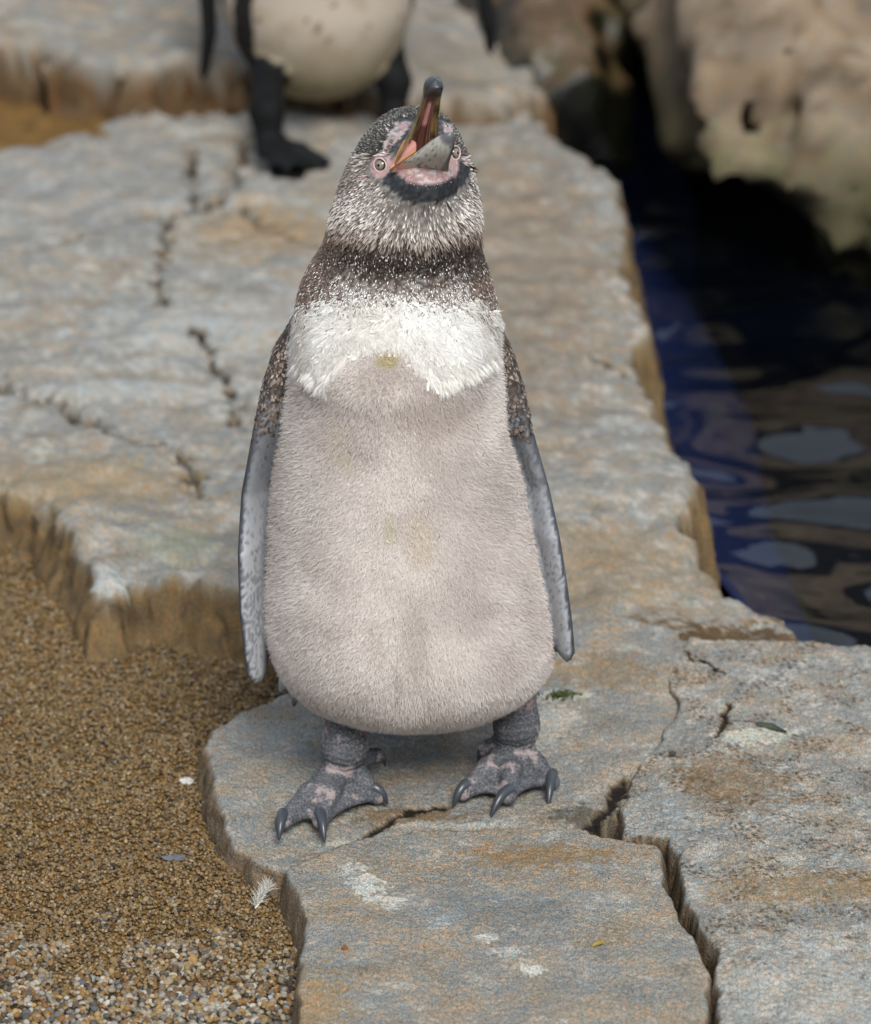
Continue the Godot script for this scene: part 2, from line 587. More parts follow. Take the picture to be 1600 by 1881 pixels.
# Grows the plumage on the body's skin: one cover of copies for each kind.
func grow(geo: Geo, body: Node3D) -> void:
	# per m2, width, length, lift in degrees, sideways jitter
	var how := {
		DOWN: [2500000.0, 0.00030, 0.0047, 54.0, 0.9], BIB: [330000.0, 0.0028, 0.0090, 15.0, 0.4], NECK: [1200000.0, 0.0009, 0.0036, 22.0, 0.3],
		RUFF: [640000.0, 0.0010, 0.0112, 17.0, 0.16], FACE: [1500000.0, 0.0007, 0.0026, 16.0, 0.2], CROWN: [900000.0, 0.0010, 0.0048, 20.0, 0.25],
		ARM: [380000.0, 0.0029, 0.0060, 15.0, 0.35], SCALE: [650000.0, 0.0013, 0.0019, 7.0, 0.1], BACK: [110000.0, 0.0035, 0.009, 14.0, 0.25],
	}
	var at := {}
	var tint := {}
	for k in how:
		at[k] = []
		tint[k] = PackedColorArray()
	var snow := []
	var snow_tint := PackedColorArray()
	for t in range(0, geo.i.size(), 3):
		var a := geo.v[geo.i[t]]
		var b := geo.v[geo.i[t + 1]]
		var c := geo.v[geo.i[t + 2]]
		if a.y < 0.056:
			continue
		var area := (b - a).cross(c - a).length() * 0.5
		var n := (geo.n[geo.i[t]] + geo.n[geo.i[t + 1]] + geo.n[geo.i[t + 2]]).normalized()
		var got := plumage((a + b + c) / 3.0, n)
		var kind0: int = got[0]
		var h: Array = how[kind0]
		var want: float = area * h[0]
		if n.z < -0.35 and got[0] != BACK:
			want *= 0.3
		var count := int(want) + (1 if rng.randf() < want - int(want) else 0)
		for q in count:
			var u := rng.randf()
			var w := rng.randf()
			if u + w > 1.0:
				u = 1.0 - u
				w = 1.0 - w
			var p := a + (b - a) * u + (c - a) * w
			if q > 0 and kind0 != DOWN:
				got = plumage(p, n)
			var kind: int = got[0]
			var col: Color = got[1]
			var flow := Vector3(0, -1, 0.05)
			if kind == FACE or kind == RUFF or kind == CROWN:
				flow = (p - Vector3(0.010, 0.548, 0.062)).normalized()
				if kind == RUFF:
					flow = (flow + Vector3(0, -0.35, 0)).normalized()
			elif kind == DOWN:
				flow = Vector3(noise.get_noise_3d(p.x * 1.3, p.y * 1.3, 5.0) * 1.3, -1, noise.get_noise_3d(p.x * 1.3, p.y * 1.3, 9.0))
			var tang := flow - n * flow.dot(n)
			if tang.length_squared() < 1e-6:
				continue
			tang = tang.normalized().rotated(n, rng.randfn(0.0, h[4]))
			var lift := deg_to_rad(h[3] * rng.randf_range(0.6, 1.4))
			var dir := tang * cos(lift) + n * sin(lift)
			var side := dir.cross(n).normalized()
			var up := side.cross(dir)
			var size := rng.randf_range(0.75, 1.25)
			var l: float = h[2] * size
			var wd: float = h[1] * rng.randf_range(0.8, 1.2)
			if kind == BIB:
				lift += maxf(0.0, noise.get_noise_3d(p.x * 2.5, p.y * 2.5, p.z * 2.5)) * 0.55
				tang = tang.rotated(n, noise.get_noise_3d(p.x * 2.0, p.y * 2.0 + 9.0, p.z * 2.0) * 1.6)
				dir = tang * cos(lift) + n * sin(lift)
				side = dir.cross(n).normalized()
				up = side.cross(dir)
			if kind == RUFF and rng.randf() < 0.22:
				col = col.lerp(hexc("4d433c"), 0.7)
			if kind == RUFF:
				l *= lerpf(0.55, 1.0, step01(0.0, 0.030, absf(p.y - 0.508))) * lerpf(0.65, 1.0, step01(0.462, 0.485, p.y))
			var v := rng.randf_range(0.9, 1.07)
			if kind == FACE:
				v = rng.randf_range(0.82, 1.1)
				if col.r > 0.7:
					col = col.lerp(hexc("e9e3e0"), rng.randf() * 0.7)
			col = Color(col.r * v, col.g * v, col.b * v)
			var root := p - n * 0.0008
			at[kind].append(Transform3D(Basis(side * wd, dir * l, up * l), root))
			tint[kind].append(col)
			if kind == BIB and rng.randf() < 0.9:       # loose white barbs over the bib
				for z in 7:
					var d2 := (dir + side * rng.randfn(0, 0.35) + n * rng.randf_range(0.0, 0.35)).normalized()
					var s2 := d2.cross(n).normalized()
					snow.append(Transform3D(Basis(s2 * 0.00034, d2 * l * rng.randf_range(0.7, 1.15), s2.cross(d2) * l), p + n * 0.0005))
					snow_tint.append(col)
	# ragged tufts along the lower edge of the bib
	for k in 260:
		var x := rng.randf_range(545.0, 912.0)
		var y := on_line(bib_edge, x) + rng.randf_range(-14.0, 2.0)
		var py := (940.0 - y) / 2420.0 + 0.218
		var px := (x - 800.0) / 2420.0 + 0.0174
		var p := chick.front(px, (py + 0.3746 * 0.09) / 0.9272)
		p = chick.front(px, (py + 0.3746 * p.z) / 0.9272)
		var n := Vector3((p.x + 0.013) * 1.2, 0.0, p.z).normalized()
		var lean := rng.randfn(0.0, 0.35)
		for z in 26:
			var dir := (Vector3(lean + rng.randfn(0, 0.28), -1.0, 0.0) + n * rng.randf_range(0.15, 0.7)).normalized()
			var side := dir.cross(n).normalized()
			var l := rng.randf_range(0.006, 0.012)
			snow.append(Transform3D(Basis(side * 0.0004, dir * l, side.cross(dir) * l), p + n * rng.randf_range(-0.001, 0.003)))
			snow_tint.append(hexc("f1efea") if rng.randf() > 0.1 else hexc("e4dcc6"))
	# flecks of loose white down and bits of dirt caught in the belly
	for k in 34:
		var q := chick.front(rng.randf_range(-0.085, 0.085), rng.randf_range(0.10, 0.34))
		var n := Vector3(q.x * 0.8, 0.1, q.z).normalized()
		var dir := Vector3(rng.randfn(0, 0.5), -1.0, 0.1).normalized()
		var side := dir.cross(n).normalized()
		var l := rng.randf_range(0.002, 0.0045)
		snow.append(Transform3D(Basis(side * 0.0006, dir * l, side.cross(dir) * l), q + n * 0.0042))
		snow_tint.append(hexc("f4f3ef") if k % 3 > 0 else hexc("5b534c"))
	var m := matte(1.0, 0.15)
	m.backlight_enabled = true
	m.backlight = Color(0.5, 0.5, 0.5)
	m.rim_enabled = true
	m.rim = 0.25
	var m2 := matte(0.75, 0.3)
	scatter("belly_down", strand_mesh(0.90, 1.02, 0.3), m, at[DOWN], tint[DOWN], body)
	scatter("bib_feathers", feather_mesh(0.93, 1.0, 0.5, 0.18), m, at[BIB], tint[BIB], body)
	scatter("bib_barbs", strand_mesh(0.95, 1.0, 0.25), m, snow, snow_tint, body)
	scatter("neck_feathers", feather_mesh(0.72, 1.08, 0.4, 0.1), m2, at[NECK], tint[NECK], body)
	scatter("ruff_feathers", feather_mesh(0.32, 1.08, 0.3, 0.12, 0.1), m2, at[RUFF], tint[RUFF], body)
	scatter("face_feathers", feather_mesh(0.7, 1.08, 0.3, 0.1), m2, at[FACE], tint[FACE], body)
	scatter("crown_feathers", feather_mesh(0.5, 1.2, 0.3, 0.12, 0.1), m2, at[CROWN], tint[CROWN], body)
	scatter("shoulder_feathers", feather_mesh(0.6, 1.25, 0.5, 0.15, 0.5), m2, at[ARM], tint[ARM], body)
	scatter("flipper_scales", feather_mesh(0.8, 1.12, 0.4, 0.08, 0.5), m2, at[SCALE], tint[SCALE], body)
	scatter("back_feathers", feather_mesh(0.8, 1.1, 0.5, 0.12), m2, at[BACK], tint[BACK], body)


func add_foot(bird: Bird, hip: Vector3, ankle: Vector3, knuckle: Vector3, toes: Array, hind: Vector3, size := 1.0) -> void:
	bird.bones.append([hip, ankle, 0.019 * size, 0.0165 * size, 0.012])
	bird.bones.append([ankle, knuckle, 0.0165 * size, 0.0135 * size, 0.010])
	var mids := []
	for t in toes:
		var mid: Vector3 = knuckle.lerp(t, 0.55) + Vector3(0, 0.004, 0) * size
		mids.append(mid)
		bird.bones.append([knuckle, mid, 0.0105 * size, 0.0078 * size, 0.009])
		bird.bones.append([mid, t, 0.0078 * size, 0.0066 * size, 0.006])
	for k in toes.size() - 1:
		var a: Vector3 = toes[k].lerp(mids[k], 0.10)
		var b: Vector3 = toes[k + 1].lerp(mids[k + 1], 0.10)
		var inner := a.lerp(b, 0.5).lerp(knuckle, 0.14)
		var sink := Vector3(0, -0.0015, 0) * size
		bird.webs.append([knuckle + sink, a + sink, inner + sink, 0.0034 * size])
		bird.webs.append([knuckle + sink, inner + sink, b + sink, 0.0034 * size])
	bird.bones.append([ankle.lerp(knuckle, 0.55), hind, 0.009 * size, 0.0062 * size, 0.006])


func claw(parent: Node3D, root: Vector3, dir: Vector3, length: float, r: float, m: Material) -> void:
	var g := Geo.new()
	var path := []
	var radii := []
	var cols := []
	for k in 9:
		var t := k / 8.0
		path.append(root + dir * length * (t - 0.12 * t * t) + Vector3(0, 1, 0) * length * dir.length() * (0.42 * t * (1.0 - t) * 1.4 - 0.22 * t * t))
		radii.append(r * sqrt(maxf(0.02, 1.0 - t ** 1.8)))
		cols.append(hexc("45494f").lerp(hexc("33373c"), t))
	g.tube(path, radii, cols, 10)
	put("claw", g.mesh(), m, parent)


func ring_of(center: Vector3, x: Vector3, y: Vector3, pts: Array) -> Array:
	var out := []
	for p in pts:
		out.append(center + x * p[0] + y * p[1])
	return out


func make_chick() -> void:
	var root := thing("penguin_chick", "moulting grey penguin chick standing on the front rocks, bill raised and wide open", "penguin")
	chick.shape([
		[0.5573, 0.002, 0, -0.011, 0],
		[0.5553, 0.002, 0.0113, -0.011, 0.021],
		[0.5502, 0.0009, 0.0247, -0.0125, 0.0325],
		[0.5419, 0.0003, 0.0328, -0.0115, 0.0405],
		[0.5337, -0.0008, 0.0384, -0.01, 0.046],
		[0.5173, -0.002, 0.0459, -0.0075, 0.0525],
		[0.5046, -0.0031, 0.0507, -0.0065, 0.0565],
		[0.4881, -0.0039, 0.0549, -0.004, 0.062],
		[0.4755, -0.005, 0.0568, -0.0025, 0.0655],
		[0.4643, -0.0065, 0.0579, -0.0035, 0.0665],
		[0.4542, -0.0082, 0.0601, -0.0075, 0.0645],
		[0.4446, -0.0095, 0.0631, -0.01, 0.064],
		[0.4295, -0.0118, 0.0701, -0.009, 0.071],
		[0.4127, -0.0125, 0.0758, -0.0065, 0.0795],
		[0.3968, -0.0127, 0.0786, -0.0015, 0.0885],
		[0.3801, -0.0127, 0.0803, 0.0015, 0.0945],
		[0.3644, -0.013, 0.0815, 0.001, 0.096],
		[0.3429, -0.0129, 0.0841, -0.0025, 0.0935],
		[0.3154, -0.013, 0.0886, -0.004, 0.094],
		[0.2754, -0.0108, 0.0968, -0.002, 0.098],
		[0.2305, -0.0071, 0.1053, 0, 0.102],
		[0.1852, -0.0042, 0.1113, 0.002, 0.104],
		[0.1531, -0.0025, 0.1143, 0.003, 0.103],
		[0.1301, -0.0009, 0.1128, 0.004, 0.098],
		[0.1087, 0.0002, 0.1077, 0.0035, 0.0895],
		[0.0918, -0.0003, 0.0975, 0.0025, 0.0775],
		[0.0769, -0.001, 0.0811, 0.001, 0.061],
		[0.0662, -0.001, 0.0596, -0.0015, 0.0435],
		[0.061, -0.001, 0.0249, -0.0025, 0.0175],
		[0.058, -0.001, 0, -0.0025, 0]])
	var under := Vector3(0.0109, 0.5186, 0.04)
	chick.chin = Vector4(under.x, under.y, under.z, 0.0165)
	chick.flippers = [
		{"side": -1.0, "points": PackedVector3Array([Vector3(-0.0747, 0.4044, -0.01), Vector3(-0.0914, 0.3738, -0.01), Vector3(-0.1006, 0.3447, -0.01), Vector3(-0.1102, 0.3102, 0.006), Vector3(-0.1202, 0.2603, 0.006), Vector3(-0.1238, 0.2157, 0.02), Vector3(-0.1245, 0.165, 0.02), Vector3(-0.1234, 0.1278, 0.02), Vector3(-0.1226, 0.0959, 0.02)]), "thick": [0.010, 0.0125, 0.0125, 0.0100, 0.0086, 0.0080, 0.0076, 0.0070, 0.0060], "wide": [0.016, 0.024, 0.027, 0.027, 0.028, 0.027, 0.024, 0.019, 0.012], "edge": Vector3(-0.36, 0.0, 0.93).normalized(), "flat": Vector3(-0.93, 0, -0.36).normalized()},
		{"side": 1.0, "points": PackedVector3Array([Vector3(0.0492, 0.4, -0.01), Vector3(0.0602, 0.3738, -0.01), Vector3(0.0692, 0.3447, -0.01), Vector3(0.078, 0.314, 0.01), Vector3(0.0918, 0.2665, 0.01), Vector3(0.1005, 0.2335, 0.03), Vector3(0.1081, 0.1923, 0.03), Vector3(0.1144, 0.1577, 0.03), Vector3(0.1203, 0.1205, 0.03)]), "thick": [0.010, 0.0125, 0.0125, 0.0100, 0.0086, 0.0080, 0.0076, 0.0070, 0.0060], "wide": [0.016, 0.024, 0.027, 0.027, 0.028, 0.027, 0.024, 0.019, 0.012], "edge": Vector3(0.40, 0.0, 0.915).normalized(), "flat": Vector3(0.915, 0, -0.40).normalized()},
	]
	# feet
	var left_toes := [Vector3(-0.1023, 0.0075, 0.0851), Vector3(-0.0725, 0.008, 0.0842), Vector3(-0.0287, 0.009, 0.0411)]
	var right_toes := [Vector3(0.0398, 0.009, 0.0351), Vector3(0.0747, 0.009, 0.0431), Vector3(0.1103, 0.009, 0.0151)]
	var left_ankle := Vector3(-0.0542, 0.045, 0.0266)
	var right_ankle := Vector3(0.0822, 0.047, -0.0102)
	add_foot(chick, left_ankle + Vector3(0.004, 0.06, -0.012), left_ankle, Vector3(-0.0575, 0.022, 0.0183), left_toes, Vector3(-0.0287, 0.024, -0.0019))
	add_foot(chick, right_ankle + Vector3(-0.004, 0.06, -0.012), right_ankle, Vector3(0.0803, 0.022, -0.0164), right_toes, Vector3(0.0559, 0.022, -0.0206))
	var g := Geo.new()
	nets(g, func(p): return chick.upper(p), Vector3(-0.165, 0.045, -0.115), Vector3(0.165, 0.57, 0.12), 0.0028, skin_color, 1.7)
	var upper_tris := g.i.size()
	for side in [[-0.125, 0.0, -0.02, -0.005, 0.085, 0.125], [0.015, 0.0, -0.06, 0.145, 0.085, 0.08]]:
		nets(g, func(p): return chick.limbs(p, 1.0) + 0.0003 * sin(p.y * 1250.0 + 5.0 * soft.get_noise_3d(p.x * 3.0, p.y, p.z * 3.0)) * step01(0.018, 0.03, p.y), Vector3(side[0], side[1] - 0.003, side[2]), Vector3(side[3], side[4], side[5]), 0.0009, foot_color, 1.5)
	g.smooth()
	var skin := matte(0.7, 0.4)
	var body := put("body", g.mesh(), skin, root)
	var cover := Geo.new()
	cover.v = g.v
	cover.n = g.n
	cover.i = g.i.slice(0, upper_tris)
	grow(cover, body)
	# grey tail and rump feathers behind the legs
	var rump := Geo.new()
	for k in 70:
		var s := -1.0 if k % 2 == 0 else 1.0
		var p := Vector3(s * rng.randf_range(0.068, 0.099), rng.randf_range(0.084, 0.108), rng.randf_range(-0.04, -0.005))
		var tip := p + Vector3(s * rng.randf_range(0.0, 0.010), -rng.randf_range(0.014, 0.024), rng.randf_range(-0.012, 0.004))
		rump.tube([p, p.lerp(tip, 0.5) + Vector3(0, 0, 0.002), tip], [0.004, 0.0055, 0.0015], [hexc("97989c"), hexc("b0b1b4"), hexc("8a8b8f") if k % 3 else hexc("55565b")], 8, 0.35)
	tag(put("rump_feathers", rump.mesh(), matte(0.9), root), "", "", "", "stuff")
	var tail := Geo.new()
	for k in 9:
		var s := (k - 4) * 0.008
		tail.tube([Vector3(s * 0.8, 0.085, -0.06), Vector3(s, 0.045, -0.095), Vector3(s * 1.3, 0.012, -0.125)], [0.006, 0.006, 0.002], [hexc("5c5853"), hexc("55514d"), hexc("4a4643")], 6, 0.35)
	put("tail", tail.mesh(), matte(0.9), root)
	# claws
	var horn := matte(0.32, 0.5)
	for foot in [[left_toes, [Vector3(-0.1048, 0.002, 0.1028), Vector3(-0.0691, 0.002, 0.1056), Vector3(-0.0205, 0.003, 0.0445)]], [right_toes, [Vector3(0.0316, 0.002, 0.0444), Vector3(0.0607, 0.002, 0.0611), Vector3(0.1067, 0.002, 0.0404)]]]:
		for k in 3:
			var a: Vector3 = foot[0][k] + Vector3(0, 0.0035, 0)
			var b: Vector3 = foot[1][k]
			a -= (b - a).normalized() * 0.005
			claw(body, a, (b - a) * 1.12 + Vector3(0, 0.0045, 0), 1.0, 0.0046, horn)
	claw(body, Vector3(-0.0274, 0.026, 0.0013), Vector3(-0.0224, 0.012, -0.0151) - Vector3(-0.0274, 0.026, 0.0013), 1.0, 0.003, horn)
	claw(body, Vector3(0.0545, 0.024, -0.0163), Vector3(0.0511, 0.01, -0.0214) - Vector3(0.0545, 0.024, -0.0163), 1.0, 0.003, horn)
	make_face(root)


func make_face(root: Node3D) -> void:
	# eyes: dark ball with a grey-brown iris and small pupil, pink lid round it
	var gloss := matte(0.06, 0.6)
	for e in [[eye_l, Vector3(-0.56, 0.18, 0.81)], [eye_r, Vector3(0.80, 0.2, 0.56)]]:
		var n: Vector3 = e[1].normalized()
		var p: Vector3 = chick.front(e[0].x, e[0].y) + n * 0.0012
		var x := Vector3(0, 1, 0).cross(n).normalized()
		var y := n.cross(x)
		var g := Geo.new()
		var rings := []
		var cols := []
		for k in 14:
			var a := PI * 0.62 * k / 13.0
			var ring := []
			for j in 28:
				var w := TAU * j / 28.0
				ring.append(p - n * 0.0028 + n * 0.0052 * cos(a) + (x * cos(w) + y * sin(w)) * 0.0052 * maxf(sin(a), 0.002))
			rings.append(ring)
			cols.append(hexc("0b0b0c") if a < 0.22 else hexc("8b8478").lerp(hexc("6f685f"), step01(0.3, 0.7, a)) if a < 0.80 else hexc("1b1a19"))
		g.skin(rings, cols)
		var ball := put("eye", g.mesh(), gloss, root)
		var lid := Geo.new()
		rings = []
		cols = []
		for k in 32:
			var w := TAU * k / 32.0
			var o := x * cos(w) * 1.06 + y * sin(w) * 0.96
			var ring := []
			for j in 8:
				var q := TAU * j / 8.0
				ring.append(p + n * (0.0001 + 0.0007 * sin(q)) + o * (0.0054 + 0.0007 * cos(q)))
			rings.append(ring)
			cols.append(hexc("ae9492").lerp(hexc("ccb5b2"), 0.5 + 0.5 * noise.get_noise_2d(k * 0.02, p.x)))
		rings.append(rings[0])
		cols.append(cols[0])
		lid.skin(rings, cols)
		put("eyelid", lid.mesh(), matte(0.6), ball)
	# the bill: fwd along it, up towards the crown, lat to the side
	var fwd := Vector3(0.13, 0.922, 0.361).normalized()
	var lat := Vector3(1, -0.13, -0.06)
	lat = (lat - fwd * lat.dot(fwd)).normalized()
	var up := lat.cross(fwd).normalized()       # towards the crown
	if up.z > 0.0:
		up = -up
	var roll := up * cos(0.26) - lat * sin(0.26)
	var flat := lat * cos(0.26) + up * sin(0.26)
	var gape := Vector3(0.0044, 0.5315, 0.043)
	var horn := matte(0.38, 0.5)
	# upper bill: along, sideways, half width, height of the ridge, depth of the palate's trough
	var rows := [[-0.006, -0.001, 0.0185, 0.013, 0.004], [0.008, 0.000, 0.0165, 0.0145, 0.006], [0.020, 0.0008, 0.0130, 0.0145, 0.0065], [0.030, 0.0012, 0.0102, 0.0135, 0.006], [0.042, 0.0016, 0.0084, 0.0118, 0.005], [0.054, 0.002, 0.0073, 0.0102, 0.0036], [0.064, 0.0022, 0.0067, 0.0095, 0.0022], [0.072, 0.0022, 0.0071, 0.0096, -0.0030], [0.078, 0.0022, 0.0064, 0.0080, -0.0078], [0.0815, 0.0022, 0.0045, 0.0050, -0.0085], [0.0828, 0.0022, 0.0018, 0.0020, -0.0045], [0.0832, 0.0022, 0.0001, 0.0001, -0.003]]
	var rings := []
	var cols := []
	var count := 64
	for k in rows.size() * 3 - 2:
		var t := k / 3.0
		var i := mini(int(t), rows.size() - 2)
		var q := []
		for j in 5:
			var pre: float = rows[maxi(i - 1, 0)][j]
			var post: float = rows[mini(i + 2, rows.size() - 1)][j]
			q.append(cubic_interpolate(rows[i][j], rows[i + 1][j], pre, post, t - i))
		var c: Vector3 = gape + fwd * q[0] + lat * q[1]
		var ring := []
		var tone := []
		for j in count:
			var w := TAU * j / count
			var sx := cos(w)
			var sy := sin(w)
			var p: Vector3
			var col: Color
			var rough := noise.get_noise_3d(c.x * 4.0 + sx * 0.02, c.y * 4.0, sy * 0.05)
			if sy >= 0.0:
				p = c + flat * q[2] * signf(sx) * pow(absf(sx), 0.8) + roll * q[3] * pow(sy, 0.85)
				col = hexc("56554f").lerp(hexc("8b877b"), clampf(0.45 + rough * 2.2, 0, 1))
				col = col.lerp(hexc("8a6d3e"), step01(0.35, 0.0, sy) * step01(0.07, 0.05, q[0]) * 0.8)
			else:
				var edge := step01(0.0, 0.35, -sy)
				p = c + flat * q[2] * sx * lerpf(1.0, 0.93, edge) + roll * q[4] * pow(-sy, 0.7)
				var ridge := absf(sx)
				p -= roll * 0.0022 * step01(0.28, 0.08, ridge) * step01(0.07, 0.05, q[0])
				p += roll * 0.0007 * sin(ridge * 26.0) * step01(0.045, 0.03, q[0])
				col = hexc("3a2a24").lerp(hexc("92695b"), clampf(0.45 + rough * 1.2 + 0.55 * sin(ridge * 34.0 + 0.8), 0, 1))
				if ridge < 0.20:
					col = hexc("bd8583") if q[0] > 0.036 and q[0] < 0.060 else hexc("5e3f38")
				if ridge > 0.62:
					col = hexc("857048").lerp(hexc("3f3a30"), clampf(0.4 + rough * 2.6, 0, 1))
				if q[0] > 0.062:
					col = col.lerp(hexc("3d3d3e"), step01(0.062, 0.068, q[0]))
				if q[0] < 0.006:
					col = col.lerp(hexc("c78f86"), 0.7)
			if q[0] > 0.066:
				col = col.lerp(hexc("5a5d61").lerp(hexc("34363a"), clampf(0.35 + rough * 3.0, 0, 1)), step01(0.066, 0.076, q[0]) * 0.85)
			ring.append(p)
			tone.append(col)
		rings.append(ring)
		cols.append(tone)
	var g := Geo.new()
	g.skin(rings, cols)
	put("upper_bill", g.mesh(), horn, root)
	# lower bill, opened towards the viewer
	var lf := Vector3(0.36, 0.68, 0.64).normalized()
	var ll := (lat - lf * lat.dot(lf)).normalized()
	var ld := lf.cross(ll).normalized()     # towards the throat
	if ld.y > 0.0:
		ld = -ld
	var base := Vector3(0.0076, 0.528, 0.04)
	rows = [[-0.004, 0.0215, 0.003, 0.000], [0.008, 0.0180, 0.0045, 0.003], [0.018, 0.0145, 0.0065, 0.004], [0.028, 0.0120, 0.0085, 0.004], [0.038, 0.0100, 0.0095, 0.003], [0.046, 0.0080, 0.0090, 0.002], [0.053, 0.0056, 0.0068, 0.001], [0.058, 0.0028, 0.0036, 0.000], [0.0595, 0.0001, 0.0001, 0.0]]
	rings = []
	cols = []
	for k in rows.size() * 3 - 2:
		var t := k / 3.0
		var i := mini(int(t), rows.size() - 2)
		var q := []
		for j in 4:
			var pre: float = rows[maxi(i - 1, 0)][j]
			var post: float = rows[mini(i + 2, rows.size() - 1)][j]
			q.append(cubic_interpolate(rows[i][j], rows[i + 1][j], pre, post, t - i))
		var c: Vector3 = base + lf * q[0]
		var ring := []
		var tone := []
		for j in count:
			var w := TAU * j / count
			var sx := cos(w)
			var sy := sin(w)
			var rough := grain.get_noise_3d(c.x * 0.6 + sx * 0.01, c.y * 0.6, c.z * 0.6 + sy * 0.01)
			var p: Vector3
			var col: Color
			if sy >= 0.0:
				p = c + ll * q[1] * signf(sx) * pow(absf(sx), 0.75) + ld * q[2] * pow(sy, 0.8)
				col = hexc("9b9990").lerp(hexc("bab8af"), clampf(0.5 + rough, 0, 1))
				if rough < lerpf(-0.22, -0.5, step01(0.012, 0.028, q[0])):
					col = hexc("55544d")
				if sx > 0.45:
					col = col.lerp(hexc("4b4c4c"), step01(0.45, 0.6, sx) * 0.9)
				if q[0] < 0.010:
					col = col.lerp(hexc("cf9f8c"), step01(0.010, 0.004, q[0]))
				if sy < 0.12 and q[0] < 0.020:
					col = hexc("d0935f")
			else:
				p = c + ll * q[1] * sx * 0.92 + ld * q[3] * pow(-sy, 0.6)
				col = hexc("b87672").lerp(hexc("cf9a94"), clampf(0.5 + rough, 0, 1))
			if q[0] > 0.05:
				col = col.lerp(hexc("5b5d60"), step01(0.05, 0.055, q[0]))
			ring.append(p)
			tone.append(col)
		rings.append(ring)
		cols.append(tone)
	g = Geo.new()
	g.skin(rings, cols)
	put("lower_bill", g.mesh(), horn, root)
	# pink cheek skin stretched between the bills, left and right, and the floor of the mouth
	var flesh := matte(0.35, 0.5)
	flesh.subsurf_scatter_enabled = true
	flesh.subsurf_scatter_strength = 0.1
	for s in [-1.0, 1.0]:
		g = Geo.new()
		var corner: Vector3 = gape + lat * s * 0.0215 + fwd * (-0.004) + up * -0.003
		rings = []
		cols = []
		for k in 9:
			var t := k / 8.0
			var a: Vector3 = corner.lerp(gape + fwd * 0.022 + lat * s * 0.0138 + up * 0.001, t)
			var b: Vector3 = corner.lerp(base + lf * 0.022 + ll * s * 0.0138, t)
			var ring := []
			var tone := []
			for j in 9:
				var w := j / 8.0
				ring.append(a.lerp(b, w) + (up * 0.006 - lat * s * 0.004) * sin(PI * w) * t)
				tone.append(hexc("d7996f") if w < 0.14 or w > 0.86 else hexc("c98580").lerp(hexc("dba6a0"), 0.5 + noise.get_noise_2d(t * 0.1, w * 0.1)))
			rings.append(ring)
			cols.append(tone)
		g.skin(rings, cols, false)
		put("gape_skin", g.mesh(), flesh, root)
	g = Geo.new()
	rings = []
	cols = []
	for k in 8:
		var t := k / 7.0
		var ring := []
		for j in 12:
			var w := TAU * j / 12.0
			ring.append(gape - fwd * 0.004 + up * 0.002 + lf * 0.034 * t + (ll * cos(w) * 0.0075 - ld * sin(w) * 0.004) * sqrt(maxf(0.01, 1.0 - t * t)))
		rings.append(ring)
		cols.append(hexc("b9726d").lerp(hexc("c98a84"), t))
	g.skin(rings, cols)
	put("tongue", g.mesh(), flesh, root)


# ---------------------------------------------------------------- rocks

# Distance inside an outline in the ground plan (below zero outside).
func inside(p: Vector2, poly: PackedVector2Array) -> float:
	var best := 1e9
	var within := false
	var j := poly.size() - 1
	for i in poly.size():
		var a := poly[i]
		var b := poly[j]
		var e := b - a
		var w := p - a
		var t := clampf(w.dot(e) / e.length_squared(), 0.0, 1.0)
		best = minf(best, (w - e * t).length_squared())
		if (a.y > p.y) != (b.y > p.y) and p.x < (b.x - a.x) * (p.y - a.y) / (b.y - a.y) + a.x:
			within = not within
		j = i
	return sqrt(best) if within else -sqrt(best)


func near_line(p: Vector2, line: PackedVector2Array) -> float:
	var best := 1e9
	for i in line.size() - 1:
		var e := line[i + 1] - line[i]
		var w := p - line[i]
		var t := clampf(w.dot(e) / e.length_squared(), 0.0, 1.0)
		best = minf(best, (w - e * t).length_squared())
	return sqrt(best)


var rock_skin: StandardMaterial3D
var wet_skin: StandardMaterial3D


